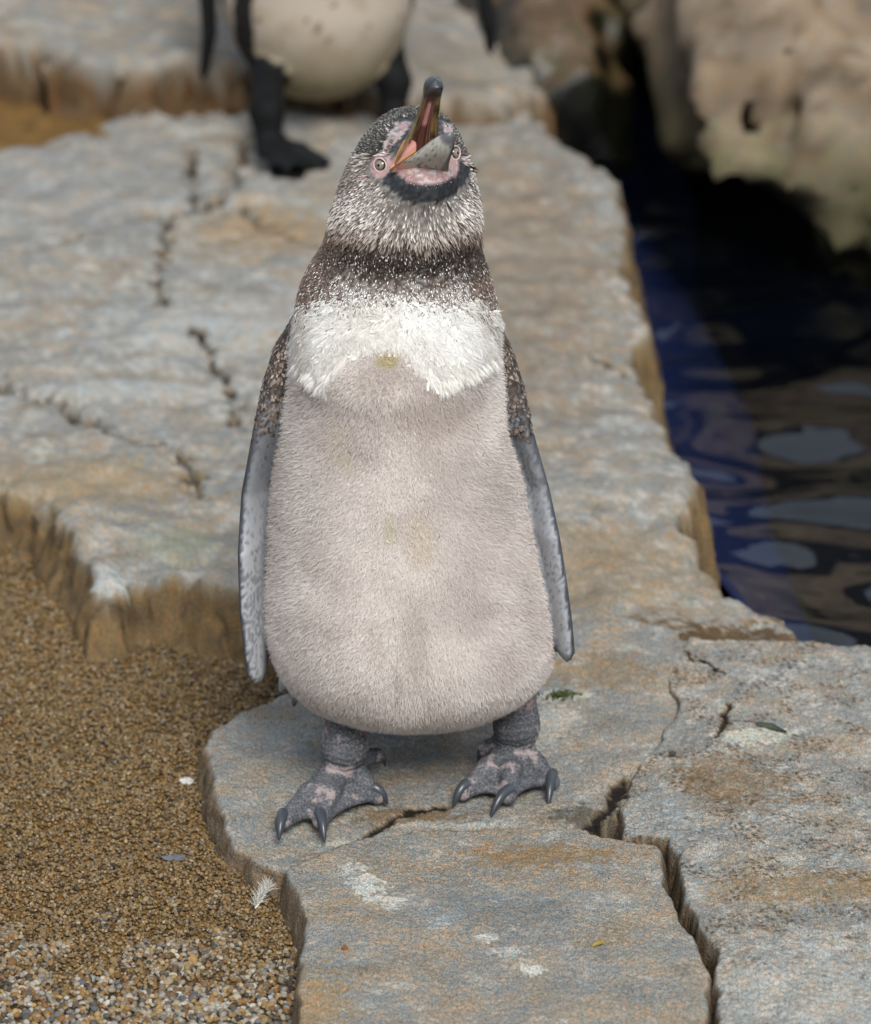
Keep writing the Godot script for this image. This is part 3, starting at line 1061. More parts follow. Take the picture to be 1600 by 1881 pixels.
# A slab of rock from its outline in plan: spec holds outline, top(x, z), cell, round, slope, base, cracks, marks, rough, hue.
func slab(called: String, spec: Dictionary, material: Material) -> MeshInstance3D:
	var poly: PackedVector2Array = spec.outline
	var lo := poly[0]
	var hi := poly[0]
	for p in poly:
		lo = lo.min(p)
		hi = hi.max(p)
	var cell: float = spec.cell
	var skirt: float = spec.get("skirt", 0.05)
	lo -= Vector2(skirt, skirt)
	hi += Vector2(skirt, skirt)
	if spec.has("clip"):
		lo = lo.max(spec.clip.position)
		hi = hi.min(spec.clip.end)
	var nx := int((hi.x - lo.x) / cell) + 1
	var nz := int((hi.y - lo.y) / cell) + 1
	var g := Geo.new()
	var id := PackedInt32Array()
	id.resize(nx * nz)
	id.fill(-1)
	var lip: float = spec.round
	var top: Callable = spec.top
	var hue: Callable = spec.hue
	var cracks: Array = spec.get("cracks", [])
	var pits: Array = spec.get("pits", [])
	for k in nz:
		for i in nx:
			var p := lo + Vector2(i, k) * cell
			var d := inside(p, poly)
			if d < -skirt:
				continue
			var rag: float = spec.get("rag", 0.004)
			d += soft.get_noise_2d(p.x * 1.4, p.y * 1.4) * rag * 2.0
			var h: float = top.call(p)
			var dirt_and_shade := 0.0
			if d < lip:
				var q := 1.0 - maxf(d, 0.0) / lip
				h -= lip * spec.get("drop", 0.6) * (1.0 - sqrt(maxf(0.0, 1.0 - q * q)))
				dirt_and_shade = step01(0.75, 1.0, q) * 0.7
			if d < 0.0:
				var slope: float = spec.slope.call(p) if spec.slope is Callable else spec.slope
				h -= -d * slope * (1.0 + 0.15 * soft.get_noise_2d(p.x + 7.0, p.y))
				dirt_and_shade = 1.0
			h += grain.get_noise_2d(p.x * 0.35, p.y * 0.35) * step01(-0.002, 0.004, d) * spec.get("bump", 0.0012)
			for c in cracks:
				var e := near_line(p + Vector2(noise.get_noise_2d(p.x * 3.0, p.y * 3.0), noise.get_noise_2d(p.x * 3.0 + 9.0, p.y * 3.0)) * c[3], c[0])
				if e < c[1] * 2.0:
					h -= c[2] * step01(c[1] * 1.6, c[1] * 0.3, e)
					dirt_and_shade = maxf(dirt_and_shade, 2.0 * step01(c[1] * 1.2, c[1] * 0.4, e))  # brown dirt plus painted shade along the crack
			for c in pits:
				var e: float = (p - c[0]).length() * (1.0 + 0.6 * noise.get_noise_2d(p.x * 4.0, p.y * 4.0))
				if e < c[1] * 1.3:
					h -= c[2] * step01(c[1] * 1.2, c[1] * 0.55, e)
					dirt_and_shade = maxf(dirt_and_shade, step01(c[1] * 1.25, c[1] * 0.9, e) * 0.8)
			h = maxf(h, spec.get("base", -0.12))
			var w := Vector3(p.x, h, p.y)
			if d < lip:
				var push: float = step01(lip, -0.004, d) * spec.get("rugged", 0.004)
				w += Vector3(soft.get_noise_3d(w.x * 2.5, w.y * 2.5, w.z * 2.5), 0.6 * soft.get_noise_3d(w.x * 2.5, w.y * 2.5 + 30.0, w.z * 2.5), soft.get_noise_3d(w.x * 2.5, w.y * 2.5 + 60.0, w.z * 2.5)) * push
			id[k * nx + i] = g.vert(w, hue.call(p + Vector2(h, -h) * 1.3, d, dirt_and_shade))
	for k in nz - 1:
		for i in nx - 1:
			var a := id[k * nx + i]
			var b := id[k * nx + i + 1]
			var c := id[(k + 1) * nx + i + 1]
			var d := id[(k + 1) * nx + i]
			if a >= 0 and b >= 0 and c >= 0 and d >= 0:
				g.quad(a, b, c, d)
	return put(called, g.mesh(), material)


# Tan, blue-grey and white weathering of the rock tops, brown dirt on edges and in cracks, painted shade deep in the cracks.
func rock_hue(p: Vector2, dirt_and_shade: float, tan_share: float, white_share: float, brown := "857360") -> Color:
	var a := noise.get_noise_2d(p.x * 0.7, p.y * 0.9)
	var b := noise.get_noise_2d(p.x * 2.3 + 4.0, p.y * 2.6)
	var c := grain.get_noise_2d(p.x * 0.10, p.y * 0.12)
	var f := grain.get_noise_2d(p.x * 0.5 + 2.0, p.y * 0.5)
	var col := hexc("949391").lerp(hexc("ab9c8a"), step01(-0.45, 0.5, a * 0.8 + b * 0.35 + f * 0.4 + c * 0.3 + tan_share - 0.5))
	col = col.lerp(hexc("a48a70"), step01(0.05, 0.55, b * 0.3 + c * 0.5 + f * 0.7 + a * 0.4 + tan_share - 0.56) * 0.5)
	var w := 0.6 * noise.get_noise_2d(p.x * 1.4 + 20.0, p.y * 1.2) + c * 0.6 + f * 0.5 + white_share - 0.5
	col = col.lerp(hexc("c2c1be"), step01(0.05, 0.5, w) * 0.75)
	var k := 0.7 * noise.get_noise_2d(p.x * 1.1 - 9.0, p.y * 1.1) + f * 0.7 + c * 0.4
	col = col.lerp(hexc("5c5952"), step01(0.22, 0.55, k) * 0.4)
	if dirt_and_shade > 0.0:
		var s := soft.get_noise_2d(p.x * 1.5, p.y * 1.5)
		col = col.lerp(hexc(brown).lerp(hexc("63523d"), clampf(0.35 + s * 1.2, 0, 1)), minf(dirt_and_shade, 1.0) * 0.9)
		if dirt_and_shade > 1.0:
			col = col.lerp(hexc("2b2621"), dirt_and_shade - 1.0)  # shade of the crack depths, put into the colour over the brown
	return col


func blotch(col: Color, p: Vector2, marks: Array, dirt_and_shade := 0.0) -> Color:
	if dirt_and_shade > 0.5:
		return col
	var f := grain.get_noise_2d(p.x * 0.45, p.y * 0.45)
	var g := grain.get_noise_2d(p.x * 0.15 + 5.0, p.y * 0.15)
	for m in marks:
		var e: Vector2 = p - m[0]
		var d: float = sqrt((e.x / m[1]) ** 2 + (e.y / m[2]) ** 2) + f * m[5] + g * m[5]
		if d < 1.0:
			col = col.lerp(hexc(m[3]), step01(1.0, 0.75, d) * m[4])
	return col


func rock_textures() -> void:
	# a speckled grain that tints the rock, and the relief of its pits
	var n1 := FastNoiseLite.new()
	n1.seed = 11
	n1.frequency = 0.09
	n1.fractal_octaves = 3
	var n2 := FastNoiseLite.new()
	n2.seed = 12
	n2.frequency = 0.02
	n2.fractal_octaves = 4
	var n3 := FastNoiseLite.new()
	n3.seed = 13
	n3.noise_type = FastNoiseLite.TYPE_CELLULAR
	n3.frequency = 0.07
	var n4 := FastNoiseLite.new()
	n4.seed = 14
	n4.frequency = 0.25
	n4.fractal_octaves = 2
	var size := 1024
	var d1 := n1.get_seamless_image(size, size).get_data()
	var d2 := n2.get_seamless_image(size, size).get_data()
	var d3 := n3.get_seamless_image(size, size).get_data()
	var d4 := n4.get_seamless_image(size, size).get_data()
	var rgb := PackedByteArray()
	rgb.resize(size * size * 3)
	var relief := PackedByteArray()
	relief.resize(size * size)
	for k in size * size:
		var a := d1[k] / 255.0
		var b := d2[k] / 255.0
		var c := d3[k] / 255.0
		var e := d4[k] / 255.0
		var pit := clampf((0.20 - c) * 7.0, 0.0, 1.0) * clampf((b - 0.42) * 6.0, 0.0, 1.0)
		var speck := clampf((e - 0.62) * 5.0, 0.0, 1.0)
		var v := 0.82 + (a - 0.5) * 0.22 + (e - 0.5) * 0.75 - pit * 0.5
		var warm := clampf((a - 0.52) * 8.0 + (b - 0.5) * 3.0 + (e - 0.5) * 2.5, -1.0, 1.0)
		var dr := warm * (0.10 if warm > 0.0 else 0.055)
		var db := -warm * (0.085 if warm > 0.0 else 0.01)
		v += speck * 0.10
		rgb[k * 3] = int(clampf(v + dr, 0.0, 1.0) * 255.0)
		rgb[k * 3 + 1] = int(clampf(v + dr * 0.02, 0.0, 1.0) * 255.0)
		rgb[k * 3 + 2] = int(clampf(v + db, 0.0, 1.0) * 255.0)
		relief[k] = int(clampf(0.62 + (a - 0.5) * 0.5 + (e - 0.5) * 0.3 - pit * 0.6, 0.0, 1.0) * 255.0)
	var albedo := ImageTexture.create_from_image(Image.create_from_data(size, size, false, Image.FORMAT_RGB8, rgb))
	var height := ImageTexture.create_from_image(Image.create_from_data(size, size, false, Image.FORMAT_L8, relief))
	for wet in [false, true]:
		var m := matte(0.34 if wet else 0.88, 0.5 if wet else 0.3)
		m.albedo_texture = albedo
		m.heightmap_enabled = true
		m.heightmap_texture = height
		m.heightmap_scale = 0.22
		m.uv1_triplanar = true
		m.uv1_world_triplanar = true
		m.uv1_scale = Vector3(2.6, 2.6, 2.6)
		if wet:
			wet_skin = m
		else:
			rock_skin = m


func front_top(p: Vector2) -> float:
	return 0.003 + 0.004 * noise.get_noise_2d(p.x * 0.7 + 3.0, p.y * 0.7) + 0.005 * step01(0.0, 0.15, p.x)


func make_rocks() -> void:
	rock_textures()
	# the slab that the chick stands on
	var o := slab("rock_slab", {
		"outline": PackedVector2Array([Vector2(-0.17, -0.0697), Vector2(-0.1695, -0.1057), Vector2(-0.1493, -0.1271), Vector2(-0.132, -0.1445), Vector2(-0.1055, -0.1686), Vector2(-0.0656, -0.2188), Vector2(-0.0106, -0.2644), Vector2(0.0549, -0.2842), Vector2(0.1116, -0.3053), Vector2(0.1679, -0.2994), Vector2(0.2452, -0.2529), Vector2(0.2187, -0.1885), Vector2(0.2252, -0.1196), Vector2(0.1961, -0.0458), Vector2(0.1796, 0.0003), Vector2(0.1684, 0.0403), Vector2(0.1459, 0.0697), Vector2(0.1399, 0.0949), Vector2(0.1069, 0.0891), Vector2(0.0729, 0.0833), Vector2(0.0174, 0.0872), Vector2(-0.0252, 0.092), Vector2(-0.0504, 0.1083), Vector2(-0.0918, 0.1423), Vector2(-0.1019, 0.1404), Vector2(-0.1217, 0.1292), Vector2(-0.1402, 0.0987), Vector2(-0.1563, 0.0353)]),
		"top": func(p): return 0.0 + 0.004 * noise.get_noise_2d(p.x * 0.8, p.y * 0.8) + 0.012 * step01(-0.1, -0.3, p.y) + 0.010 * step01(0.08, 0.22, p.x) - 0.007 * step01(0.05, 0.125, p.y - 0.22 * (p.x + 0.02)) - 0.006 * step01(0.11, 0.17, p.x) * step01(-0.1, 0.0, p.y),
		"cell": 0.002, "round": 0.005, "rugged": 0.005, "slope": 3.2, "skirt": 0.035, "rag": 0.0018, "drop": 0.8, "bump": 0.0016, "pits": [[Vector2(0.1535, 0.0717), 0.011, 0.05], [Vector2(0.1744, 0.0003), 0.006, 0.012]],
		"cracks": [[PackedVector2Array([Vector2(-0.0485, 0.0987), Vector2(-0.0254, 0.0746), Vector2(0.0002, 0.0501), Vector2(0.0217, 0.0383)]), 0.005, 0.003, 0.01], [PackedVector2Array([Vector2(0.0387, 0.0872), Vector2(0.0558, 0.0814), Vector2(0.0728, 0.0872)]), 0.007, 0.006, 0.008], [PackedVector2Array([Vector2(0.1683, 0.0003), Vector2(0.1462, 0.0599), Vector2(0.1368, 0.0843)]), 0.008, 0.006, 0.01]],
		"hue": func(p, d, dirt_and_shade): return blotch(rock_hue(p, dirt_and_shade, 0.42, 0.46), p, [[Vector2(-0.0084, 0.0599), 0.05, 0.018, "7b6246", 0.6, 0.5], [Vector2(0.1095, -0.1142), 0.03, 0.05, "cfccc4", 0.6, 0.5], [Vector2(-0.1257, -0.0982), 0.05, 0.03, "b4b4b2", 0.6, 0.5], [Vector2(-0.0505, 0.1035), 0.04, 0.006, "c9c5b6", 0.7, 0.4], [Vector2(0.026, 0.0746), 0.05, 0.006, "b9bab8", 0.7, 0.5], [Vector2(0.1312, -0.1686), 0.03, 0.012, "d5d4c8", 0.7, 0.4], [Vector2(0.1376, 0.0599), 0.03, 0.02, "59544c", 0.7, 0.5], [Vector2(0.1693, -0.2131), 0.05, 0.04, "8f724c", 0.4, 0.6]], dirt_and_shade),
	}, rock_skin)
	tag(o, "grey and tan rock slab directly under the chick's feet", "rock")
	# the slab in front
	o = slab("rock_slab", {
		"outline": PackedVector2Array([Vector2(-0.099, 0.1535), Vector2(-0.0884, 0.1442), Vector2(-0.0495, 0.1111), Vector2(-0.0243, 0.0958), Vector2(0.0174, 0.091), Vector2(0.0728, 0.0872), Vector2(0.1279, 0.0987), Vector2(0.1403, 0.1083), Vector2(0.1613, 0.114), Vector2(0.1914, 0.1216), Vector2(0.193, 0.1922), Vector2(0.198, 0.2248), Vector2(0.2087, 0.2864), Vector2(0.2172, 0.3206), Vector2(0.2139, 0.3994), Vector2(0.2052, 0.5312), Vector2(-0.081, 0.5312), Vector2(-0.0814, 0.3994), Vector2(-0.0823, 0.2984), Vector2(-0.0816, 0.2373), Vector2(-0.087, 0.1922)]),
		"top": front_top,
		"cell": 0.002, "round": 0.005, "rugged": 0.003, "slope": 6.0, "skirt": 0.04, "rag": 0.0018, "drop": 0.8, "bump": 0.0014,
		"pits": [],
		"hue": func(p, d, dirt_and_shade): return blotch(rock_hue(p, dirt_and_shade, 0.50, 0.40), p, [[Vector2(-0.0324, 0.1831), 0.014, 0.020, "d3d2cd", 0.9, 0.7], [Vector2(-0.0177, 0.2059), 0.014, 0.012, "d3d2cd", 0.9, 0.8], [Vector2(-0.0434, 0.1507), 0.012, 0.006, "d0d0cc", 0.8, 0.8], [Vector2(0.0317, 0.2373), 0.018, 0.016, "c6c6c2", 0.8, 0.9], [Vector2(0.06, 0.2681), 0.009, 0.007, "d6d5d0", 0.9, 0.6], [Vector2(0.0933, 0.3198), 0.009, 0.009, "d6d5d0", 0.9, 0.6], [Vector2(0.0779, 0.2898), 0.016, 0.008, "c6c6c2", 0.8, 0.9], [Vector2(0.1058, 0.132), 0.07, 0.02, "9c7a52", 0.6, 0.7], [Vector2(0.0707, 0.2283), 0.06, 0.03, "6f7880", 0.5, 0.6], [Vector2(-0.069, 0.3823), 0.03, 0.06, "a98557", 0.45, 0.7]], dirt_and_shade),
	}, rock_skin)
	tag(o, "front rock slab with white droppings, beside the gravel", "rock")
	# the domed slab on the right
	o = slab("rock_slab", {
		"outline": PackedVector2Array([Vector2(0.2347, -0.2472), Vector2(0.2633, -0.2438), Vector2(0.305, -0.2438), Vector2(0.342, -0.2426), Vector2(0.3868, -0.2244), Vector2(0.4753, -0.1907), Vector2(0.5463, -0.0406), Vector2(0.4869, 0.5312), Vector2(0.2097, 0.5312), Vector2(0.219, 0.3994), Vector2(0.2238, 0.3172), Vector2(0.2162, 0.2812), Vector2(0.2057, 0.2194), Vector2(0.2028, 0.1554), Vector2(0.1975, 0.1178), Vector2(0.1649, 0.1083), Vector2(0.1626, 0.0794), Vector2(0.1666, 0.0442), Vector2(0.1734, 0.0023), Vector2(0.1883, -0.0385), Vector2(0.2176, -0.1121), Vector2(0.2104, -0.1863)]),
		"top": func(p): return 0.004 + 0.006 * noise.get_noise_2d(p.x * 0.6 + 8.0, p.y * 0.6) + 0.012 * step01(0.14, 0.26, p.x) + 0.006 * step01(0.0, -0.2, p.y),
		"cell": 0.0016, "round": 0.005, "rugged": 0.003, "slope": 7.0, "skirt": 0.04, "rag": 0.0018, "drop": 0.7, "bump": 0.0018,
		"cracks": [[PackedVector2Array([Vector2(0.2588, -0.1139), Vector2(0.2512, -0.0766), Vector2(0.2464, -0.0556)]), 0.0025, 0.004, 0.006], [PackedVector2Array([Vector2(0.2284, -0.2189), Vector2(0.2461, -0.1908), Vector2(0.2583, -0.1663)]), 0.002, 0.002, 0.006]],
		"hue": func(p, d, dirt_and_shade): return blotch(pitted(rock_hue(p, dirt_and_shade, 0.40, 0.60), p), p, [[Vector2(0.3055, 0.3596), 0.10, 0.08, "bdbcb8", 0.6, 0.6], [Vector2(0.2974, -0.0766), 0.035, 0.018, "d2d0c2", 0.8, 0.5], [Vector2(0.2694, 0.0111), 0.05, 0.05, "7a5f42", 0.45, 0.8], [Vector2(0.3235, 0.1937), 0.07, 0.03, "94744c", 0.45, 0.8], [Vector2(0.2008, 0.0805), 0.04, 0.06, "a4a9ad", 0.5, 0.7]], dirt_and_shade),
	}, rock_skin)
	tag(o, "domed pale slab with brown pits, right of the deep crack", "rock")
	# the long ledge that runs back to the adult
	o = slab("rock_ledge", {
		"outline": PackedVector2Array([Vector2(-0.6043, -0.6572), Vector2(-0.4898, -0.6362), Vector2(-0.3847, -0.5961), Vector2(-0.3508, -0.5514), Vector2(-0.3203, -0.4919), Vector2(-0.2959, -0.4149), Vector2(-0.2719, -0.3262), Vector2(-0.2444, -0.3627), Vector2(-0.2061, -0.3578), Vector2(-0.1478, -0.3262), Vector2(-0.0944, -0.2714), Vector2(-0.0287, -0.2307), Vector2(0.0633, -0.2158), Vector2(0.1374, -0.2364), Vector2(0.1919, -0.2158), Vector2(0.2233, -0.1998), Vector2(0.2634, -0.1829), Vector2(0.3085, -0.1761), Vector2(0.3438, -0.1908), Vector2(0.3471, -0.248), Vector2(0.327, -0.3141), Vector2(0.2857, -0.3529), Vector2(0.2638, -0.4086), Vector2(0.2421, -0.5102), Vector2(0.2642, -0.5879), Vector2(0.2431, -0.6856), Vector2(0.2277, -0.7995), Vector2(0.2097, -0.9258), Vector2(0.2337, -1.0029), Vector2(0.2256, -1.0979), Vector2(0.2121, -1.2108), Vector2(0.2237, -1.3571), Vector2(0.217, -1.4923), Vector2(0.1782, -1.614), Vector2(0.1488, -1.6769), Vector2(0.12, -1.8117), Vector2(0.0819, -1.8476), Vector2(-0.0085, -1.8702), Vector2(-0.1899, -1.8702), Vector2(-0.2852, -1.8363), Vector2(-0.3629, -1.7478), Vector2(-0.479, -1.6306), Vector2(-0.7122, -1.4335)]),
		"top": func(p): return 0.03 + 0.012 * soft.get_noise_2d(p.x * 0.35 + 2.0, p.y * 0.35) + 0.004 * noise.get_noise_2d(p.x * 0.7, p.y * 0.7) + 0.006 * soft.get_noise_2d(p.x * 0.9, p.y * 0.9) - 0.02 * step01(-0.55, -0.38, p.y) * step01(-0.12, 0.0, p.x) - 0.012 * step01(-0.3, -0.45, p.x),
		"cell": 0.0042, "round": 0.018, "drop": 0.8, "skirt": 0.08, "rugged": 0.009, "rag": 0.0035, "base": -0.35, "bump": 0.002,
		"slope": func(p): return 5.0 if p.x > 0.1 else 2.6,
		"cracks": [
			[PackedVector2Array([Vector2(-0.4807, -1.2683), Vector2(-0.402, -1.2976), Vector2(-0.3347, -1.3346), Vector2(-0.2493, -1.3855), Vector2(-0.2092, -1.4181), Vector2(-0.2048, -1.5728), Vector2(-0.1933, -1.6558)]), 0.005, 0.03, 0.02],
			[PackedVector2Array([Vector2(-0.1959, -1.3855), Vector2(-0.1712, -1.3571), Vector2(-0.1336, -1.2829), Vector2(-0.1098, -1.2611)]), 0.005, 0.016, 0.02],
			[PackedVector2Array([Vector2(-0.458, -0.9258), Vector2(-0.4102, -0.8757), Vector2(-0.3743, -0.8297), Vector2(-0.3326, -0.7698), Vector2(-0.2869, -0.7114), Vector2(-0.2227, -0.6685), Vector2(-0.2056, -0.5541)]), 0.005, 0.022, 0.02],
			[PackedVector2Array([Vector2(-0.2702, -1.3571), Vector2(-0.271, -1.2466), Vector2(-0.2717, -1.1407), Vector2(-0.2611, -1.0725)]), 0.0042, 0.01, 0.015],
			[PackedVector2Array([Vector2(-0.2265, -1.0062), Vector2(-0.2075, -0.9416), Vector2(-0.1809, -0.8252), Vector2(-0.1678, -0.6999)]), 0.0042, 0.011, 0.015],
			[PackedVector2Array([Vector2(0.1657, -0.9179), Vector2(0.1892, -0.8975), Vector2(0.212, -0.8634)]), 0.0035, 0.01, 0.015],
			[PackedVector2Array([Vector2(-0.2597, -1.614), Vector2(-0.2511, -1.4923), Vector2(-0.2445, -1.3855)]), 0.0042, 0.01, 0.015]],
		"hue": func(p, d, dirt_and_shade): return blotch(rock_hue(p, dirt_and_shade, 0.47, 0.66, "8a6f4b"), p, [[Vector2(-0.3817, -1.4923), 0.20, 0.20, "96999d", 0.35, 0.6], [Vector2(-0.124, -1.3571), 0.08, 0.08, "a5835a", 0.5, 0.6], [Vector2(0.1377, -1.2108), 0.12, 0.5, "8a7764", 0.5, 0.5], [Vector2(-0.2599, -0.38), 0.05, 0.04, "c2c3c1", 0.8, 0.6], [Vector2(-0.1817, -1.0391), 0.12, 0.10, "b9bcbd", 0.6, 0.7], [Vector2(-0.2758, -0.8634), 0.22, 0.03, "bfc1c0", 0.6, 0.6], [Vector2(-0.3057, -0.6154), 0.14, 0.08, "a78d68", 0.5, 0.7], [Vector2(-0.1681, -0.4685), 0.04, 0.05, "a3a58a", 0.5, 0.6], [Vector2(0.2774, -0.2597), 0.13, 0.06, "5f4a33", 0.85, 0.6], [Vector2(0.1625, -0.4301), 0.14, 0.12, "9a7f5c", 0.4, 0.6]], dirt_and_shade),
	}, rock_skin)
	tag(o, "long flat cracked rock ledge behind the chick, beside the water", "rock")
	# the higher slab at the back
	o = slab("rock_slab", {
		"outline": PackedVector2Array([Vector2(-0.7703, -1.8758), Vector2(-0.5601, -1.8407), Vector2(-0.458, -1.8477), Vector2(-0.4085, -1.7878), Vector2(-0.3302, -1.756), Vector2(-0.2228, -1.756), Vector2(-0.1085, -1.7336), Vector2(0.0048, -1.7202), Vector2(0.099, -1.7157), Vector2(0.1383, -1.7946), Vector2(0.1554, -1.9233), Vector2(0.1682, -2.2256), Vector2(0.1663, -2.7442), Vector2(-0.9505, -2.7442)]),
		"top": func(p): return 0.085 + 0.02 * noise.get_noise_2d(p.x * 0.5, p.y * 0.5) - 0.035 * step01(-0.15, 0.05, p.x),
		"cell": 0.009, "round": 0.03, "drop": 0.8, "rugged": 0.02, "slope": 3.0, "skirt": 0.10, "rag": 0.012, "base": -0.3, "bump": 0.004,
		"hue": func(p, d, dirt_and_shade): return blotch(rock_hue(p, dirt_and_shade, 0.50, 0.50, "5b3f26"), p, [[Vector2(-0.4579, -1.9233), 0.10, 0.05, "a37545", 0.6, 0.6], [Vector2(0.0561, -1.8758), 0.14, 0.2, "a89c8e", 0.5, 0.6]], dirt_and_shade),
	}, rock_skin)
	tag(o, "raised rock slab with a dark brown front face, behind the adult", "rock")


func pitted(col: Color, p: Vector2) -> Color:
	var f := cells.get_noise_2d(p.x * 0.5, p.y * 0.5)
	var w := noise.get_noise_2d(p.x * 1.4 + 31.0, p.y * 1.4)
	return col.lerp(hexc("4a3b2c"), step01(-0.58, -0.76, f) * step01(-0.02, 0.16, w) * 0.85)


func blob(called: String, lumps: Array, cell: float, rough: float, hue: Callable, material: Material) -> MeshInstance3D:
	var lo := Vector3(1e9, 1e9, 1e9)
	var hi := -lo
	for b in lumps:
		var r: Vector3 = b[1]
		var m := maxf(r.x, maxf(r.y, r.z)) * 1.0 + rough * 2.0
		lo = lo.min(b[0] - Vector3(m, m, m))
		hi = hi.max(b[0] + Vector3(m, m, m))
	var turned := []
	for b in lumps:
		turned.append(Basis.from_euler(b[2]).transposed())
	var field := func(p: Vector3) -> float:
		var f := 1e9
		for k in lumps.size():
			var b: Array = lumps[k]
			var q: Vector3 = turned[k] * (p - b[0])
			var r: Vector3 = b[1]
			var e := Vector3(pow(absf(q.x / r.x), 2.6), pow(absf(q.y / r.y), 2.6), pow(absf(q.z / r.z), 2.6))
			f = smin(f, (pow(e.x + e.y + e.z, 1.0 / 2.6) - 1.0) * minf(r.x, minf(r.y, r.z)), 0.08)
		return f + noise.get_noise_3d(p.x * 0.22, p.y * 0.22, p.z * 0.22) * rough * 2.0 + soft.get_noise_3d(p.x * 0.8, p.y * 0.8, p.z * 0.8) * rough * 0.25
	var g := Geo.new()
	nets(g, field, lo, hi, cell, hue, 1.8)
	return put(called, g.mesh(), material)


func make_pool() -> void:
	# the water
	var g := Geo.new()
	var nx := 200
	var nz := 330
	var x0 := 0.05
	var z0 := -3.6
	for k in nz:
		for i in nx:
			var x := x0 + i * 0.011
			var z := z0 + k * 0.0115
			var h := 0.017 * soft.get_noise_2d(x * 0.17 + z * 0.05, z * 0.30) + 0.0012 * soft.get_noise_2d(x * 0.9, z * 1.6)
			g.vert(Vector3(x, -0.15 + h, z), Color.WHITE)
	for k in nz - 1:
		for i in nx - 1:
			var a := k * nx + i
			g.quad(a, a + 1, a + nx + 1, a + nx)
	var m := StandardMaterial3D.new()
	m.transparency = BaseMaterial3D.TRANSPARENCY_ALPHA
	m.albedo_color = Color(0.06, 0.10, 0.16, 0.12)
	m.roughness = 0.03
	m.metallic_specular = 0.5
	tag(put("water", g.mesh(), m), "dark rippled pool water right of the ledge", "", "", "structure")
	# blue painted side of the pool below the ledge, and its dark floor
	var wall := Geo.new()
	var side := [Vector2(0.3658, -0.3589), Vector2(0.3773, -0.6237), Vector2(0.3454, -0.7554), Vector2(0.3091, -0.8522), Vector2(0.2966, -1.0127), Vector2(0.2858, -1.2335), Vector2(0.2635, -1.5115), Vector2(0.2664, -1.8626), Vector2(0.2236, -2.146), Vector2(0.2254, -2.4085), Vector2(0.2433, -2.7223)]
	var rings := []
	var cols := []
	for q in [[-0.13, -0.06], [-0.17, -0.005], [-0.24, 0.06], [-0.40, 0.14]]:
		var ring := []
		for p in side:
			ring.append(Vector3(p.x + q[1], q[0], p.y))
		rings.append(ring)
		cols.append(hexc("0d1c40"))
	wall.skin(rings, cols, false)
	tag(put("pool_wall", wall.mesh(), matte(0.6)), "blue painted pool side under the water", "", "", "structure")
	var floor := Geo.new()
	for q in [[-40.0, -40.0, -1.02, 40.0, -0.034, "7d6440"], [-1.02, 0.72, 40.0, 40.0, -0.04, "7d6440"], [-1.02, -40.0, 40.0, -5.4, -0.034, "6f604a"], [-1.02, -5.4, 40.0, 0.72, -0.42, "07090b"]]:
		var a := floor.vert(Vector3(q[0], q[4], q[1]), hexc(q[5]))
		floor.vert(Vector3(q[2], q[4], q[1]), hexc(q[5]))
		floor.vert(Vector3(q[2], q[4], q[3]), hexc(q[5]))
		floor.vert(Vector3(q[0], q[4], q[3]), hexc(q[5]))
		floor.quad(a, a + 1, a + 2, a + 3)
	tag(put("ground", floor.mesh(), rock_skin), "sandy ground round the rocks and the dark pool floor", "", "", "structure")
	# boulders beyond the water
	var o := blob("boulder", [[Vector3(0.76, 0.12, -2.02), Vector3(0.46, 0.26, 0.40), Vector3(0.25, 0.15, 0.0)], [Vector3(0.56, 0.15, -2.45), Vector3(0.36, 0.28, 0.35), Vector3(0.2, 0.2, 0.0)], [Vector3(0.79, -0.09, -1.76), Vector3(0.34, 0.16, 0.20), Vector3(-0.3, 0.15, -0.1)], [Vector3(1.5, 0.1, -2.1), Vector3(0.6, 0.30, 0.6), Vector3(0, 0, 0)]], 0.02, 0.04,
		func(p, n):
			var col := rock_hue(Vector2(p.x + p.y, p.z - p.y), 0.0, 0.52, 0.46)
			var f := noise.get_noise_3d(p.x * 1.5, p.y * 1.5, p.z * 1.5)
			col = col.lerp(hexc("94785c"), 0.45).lerp(hexc("5d4c3a"), step01(0.0, 0.5, f) * 0.5)
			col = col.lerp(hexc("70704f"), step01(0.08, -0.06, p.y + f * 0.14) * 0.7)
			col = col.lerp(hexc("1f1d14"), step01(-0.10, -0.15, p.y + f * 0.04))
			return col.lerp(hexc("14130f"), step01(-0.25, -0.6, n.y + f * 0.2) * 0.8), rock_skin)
	tag(o, "large tan boulder with green algae low down, overhanging the far water", "rock")
	o = blob("boulder", [[Vector3(0.15, -0.03, -2.25), Vector3(0.10, 0.16, 0.3), Vector3(0.1, 0.1, 0)], [Vector3(0.14, -0.01, -2.0), Vector3(0.06, 0.11, 0.16), Vector3(0, 0.2, 0)]], 0.012, 0.02,
		func(p, n):
			var f := noise.get_noise_3d(p.x * 2.0, p.y * 2.0, p.z * 2.0)
			var col := hexc("5a4632").lerp(hexc("7d664c"), clampf(0.5 + f, 0, 1))
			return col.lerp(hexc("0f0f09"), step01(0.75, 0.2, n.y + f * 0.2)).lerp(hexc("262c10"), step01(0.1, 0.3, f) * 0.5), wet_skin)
	tag(o, "dark wet mossy rock between the back slab and the water", "rock")
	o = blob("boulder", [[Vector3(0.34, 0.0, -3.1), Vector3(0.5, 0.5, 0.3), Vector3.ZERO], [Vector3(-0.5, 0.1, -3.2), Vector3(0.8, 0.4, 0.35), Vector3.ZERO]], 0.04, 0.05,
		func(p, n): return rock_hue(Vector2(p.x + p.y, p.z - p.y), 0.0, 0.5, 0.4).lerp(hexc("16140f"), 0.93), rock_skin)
	tag(o, "shaded rock face closing off the far end of the pool", "rock")
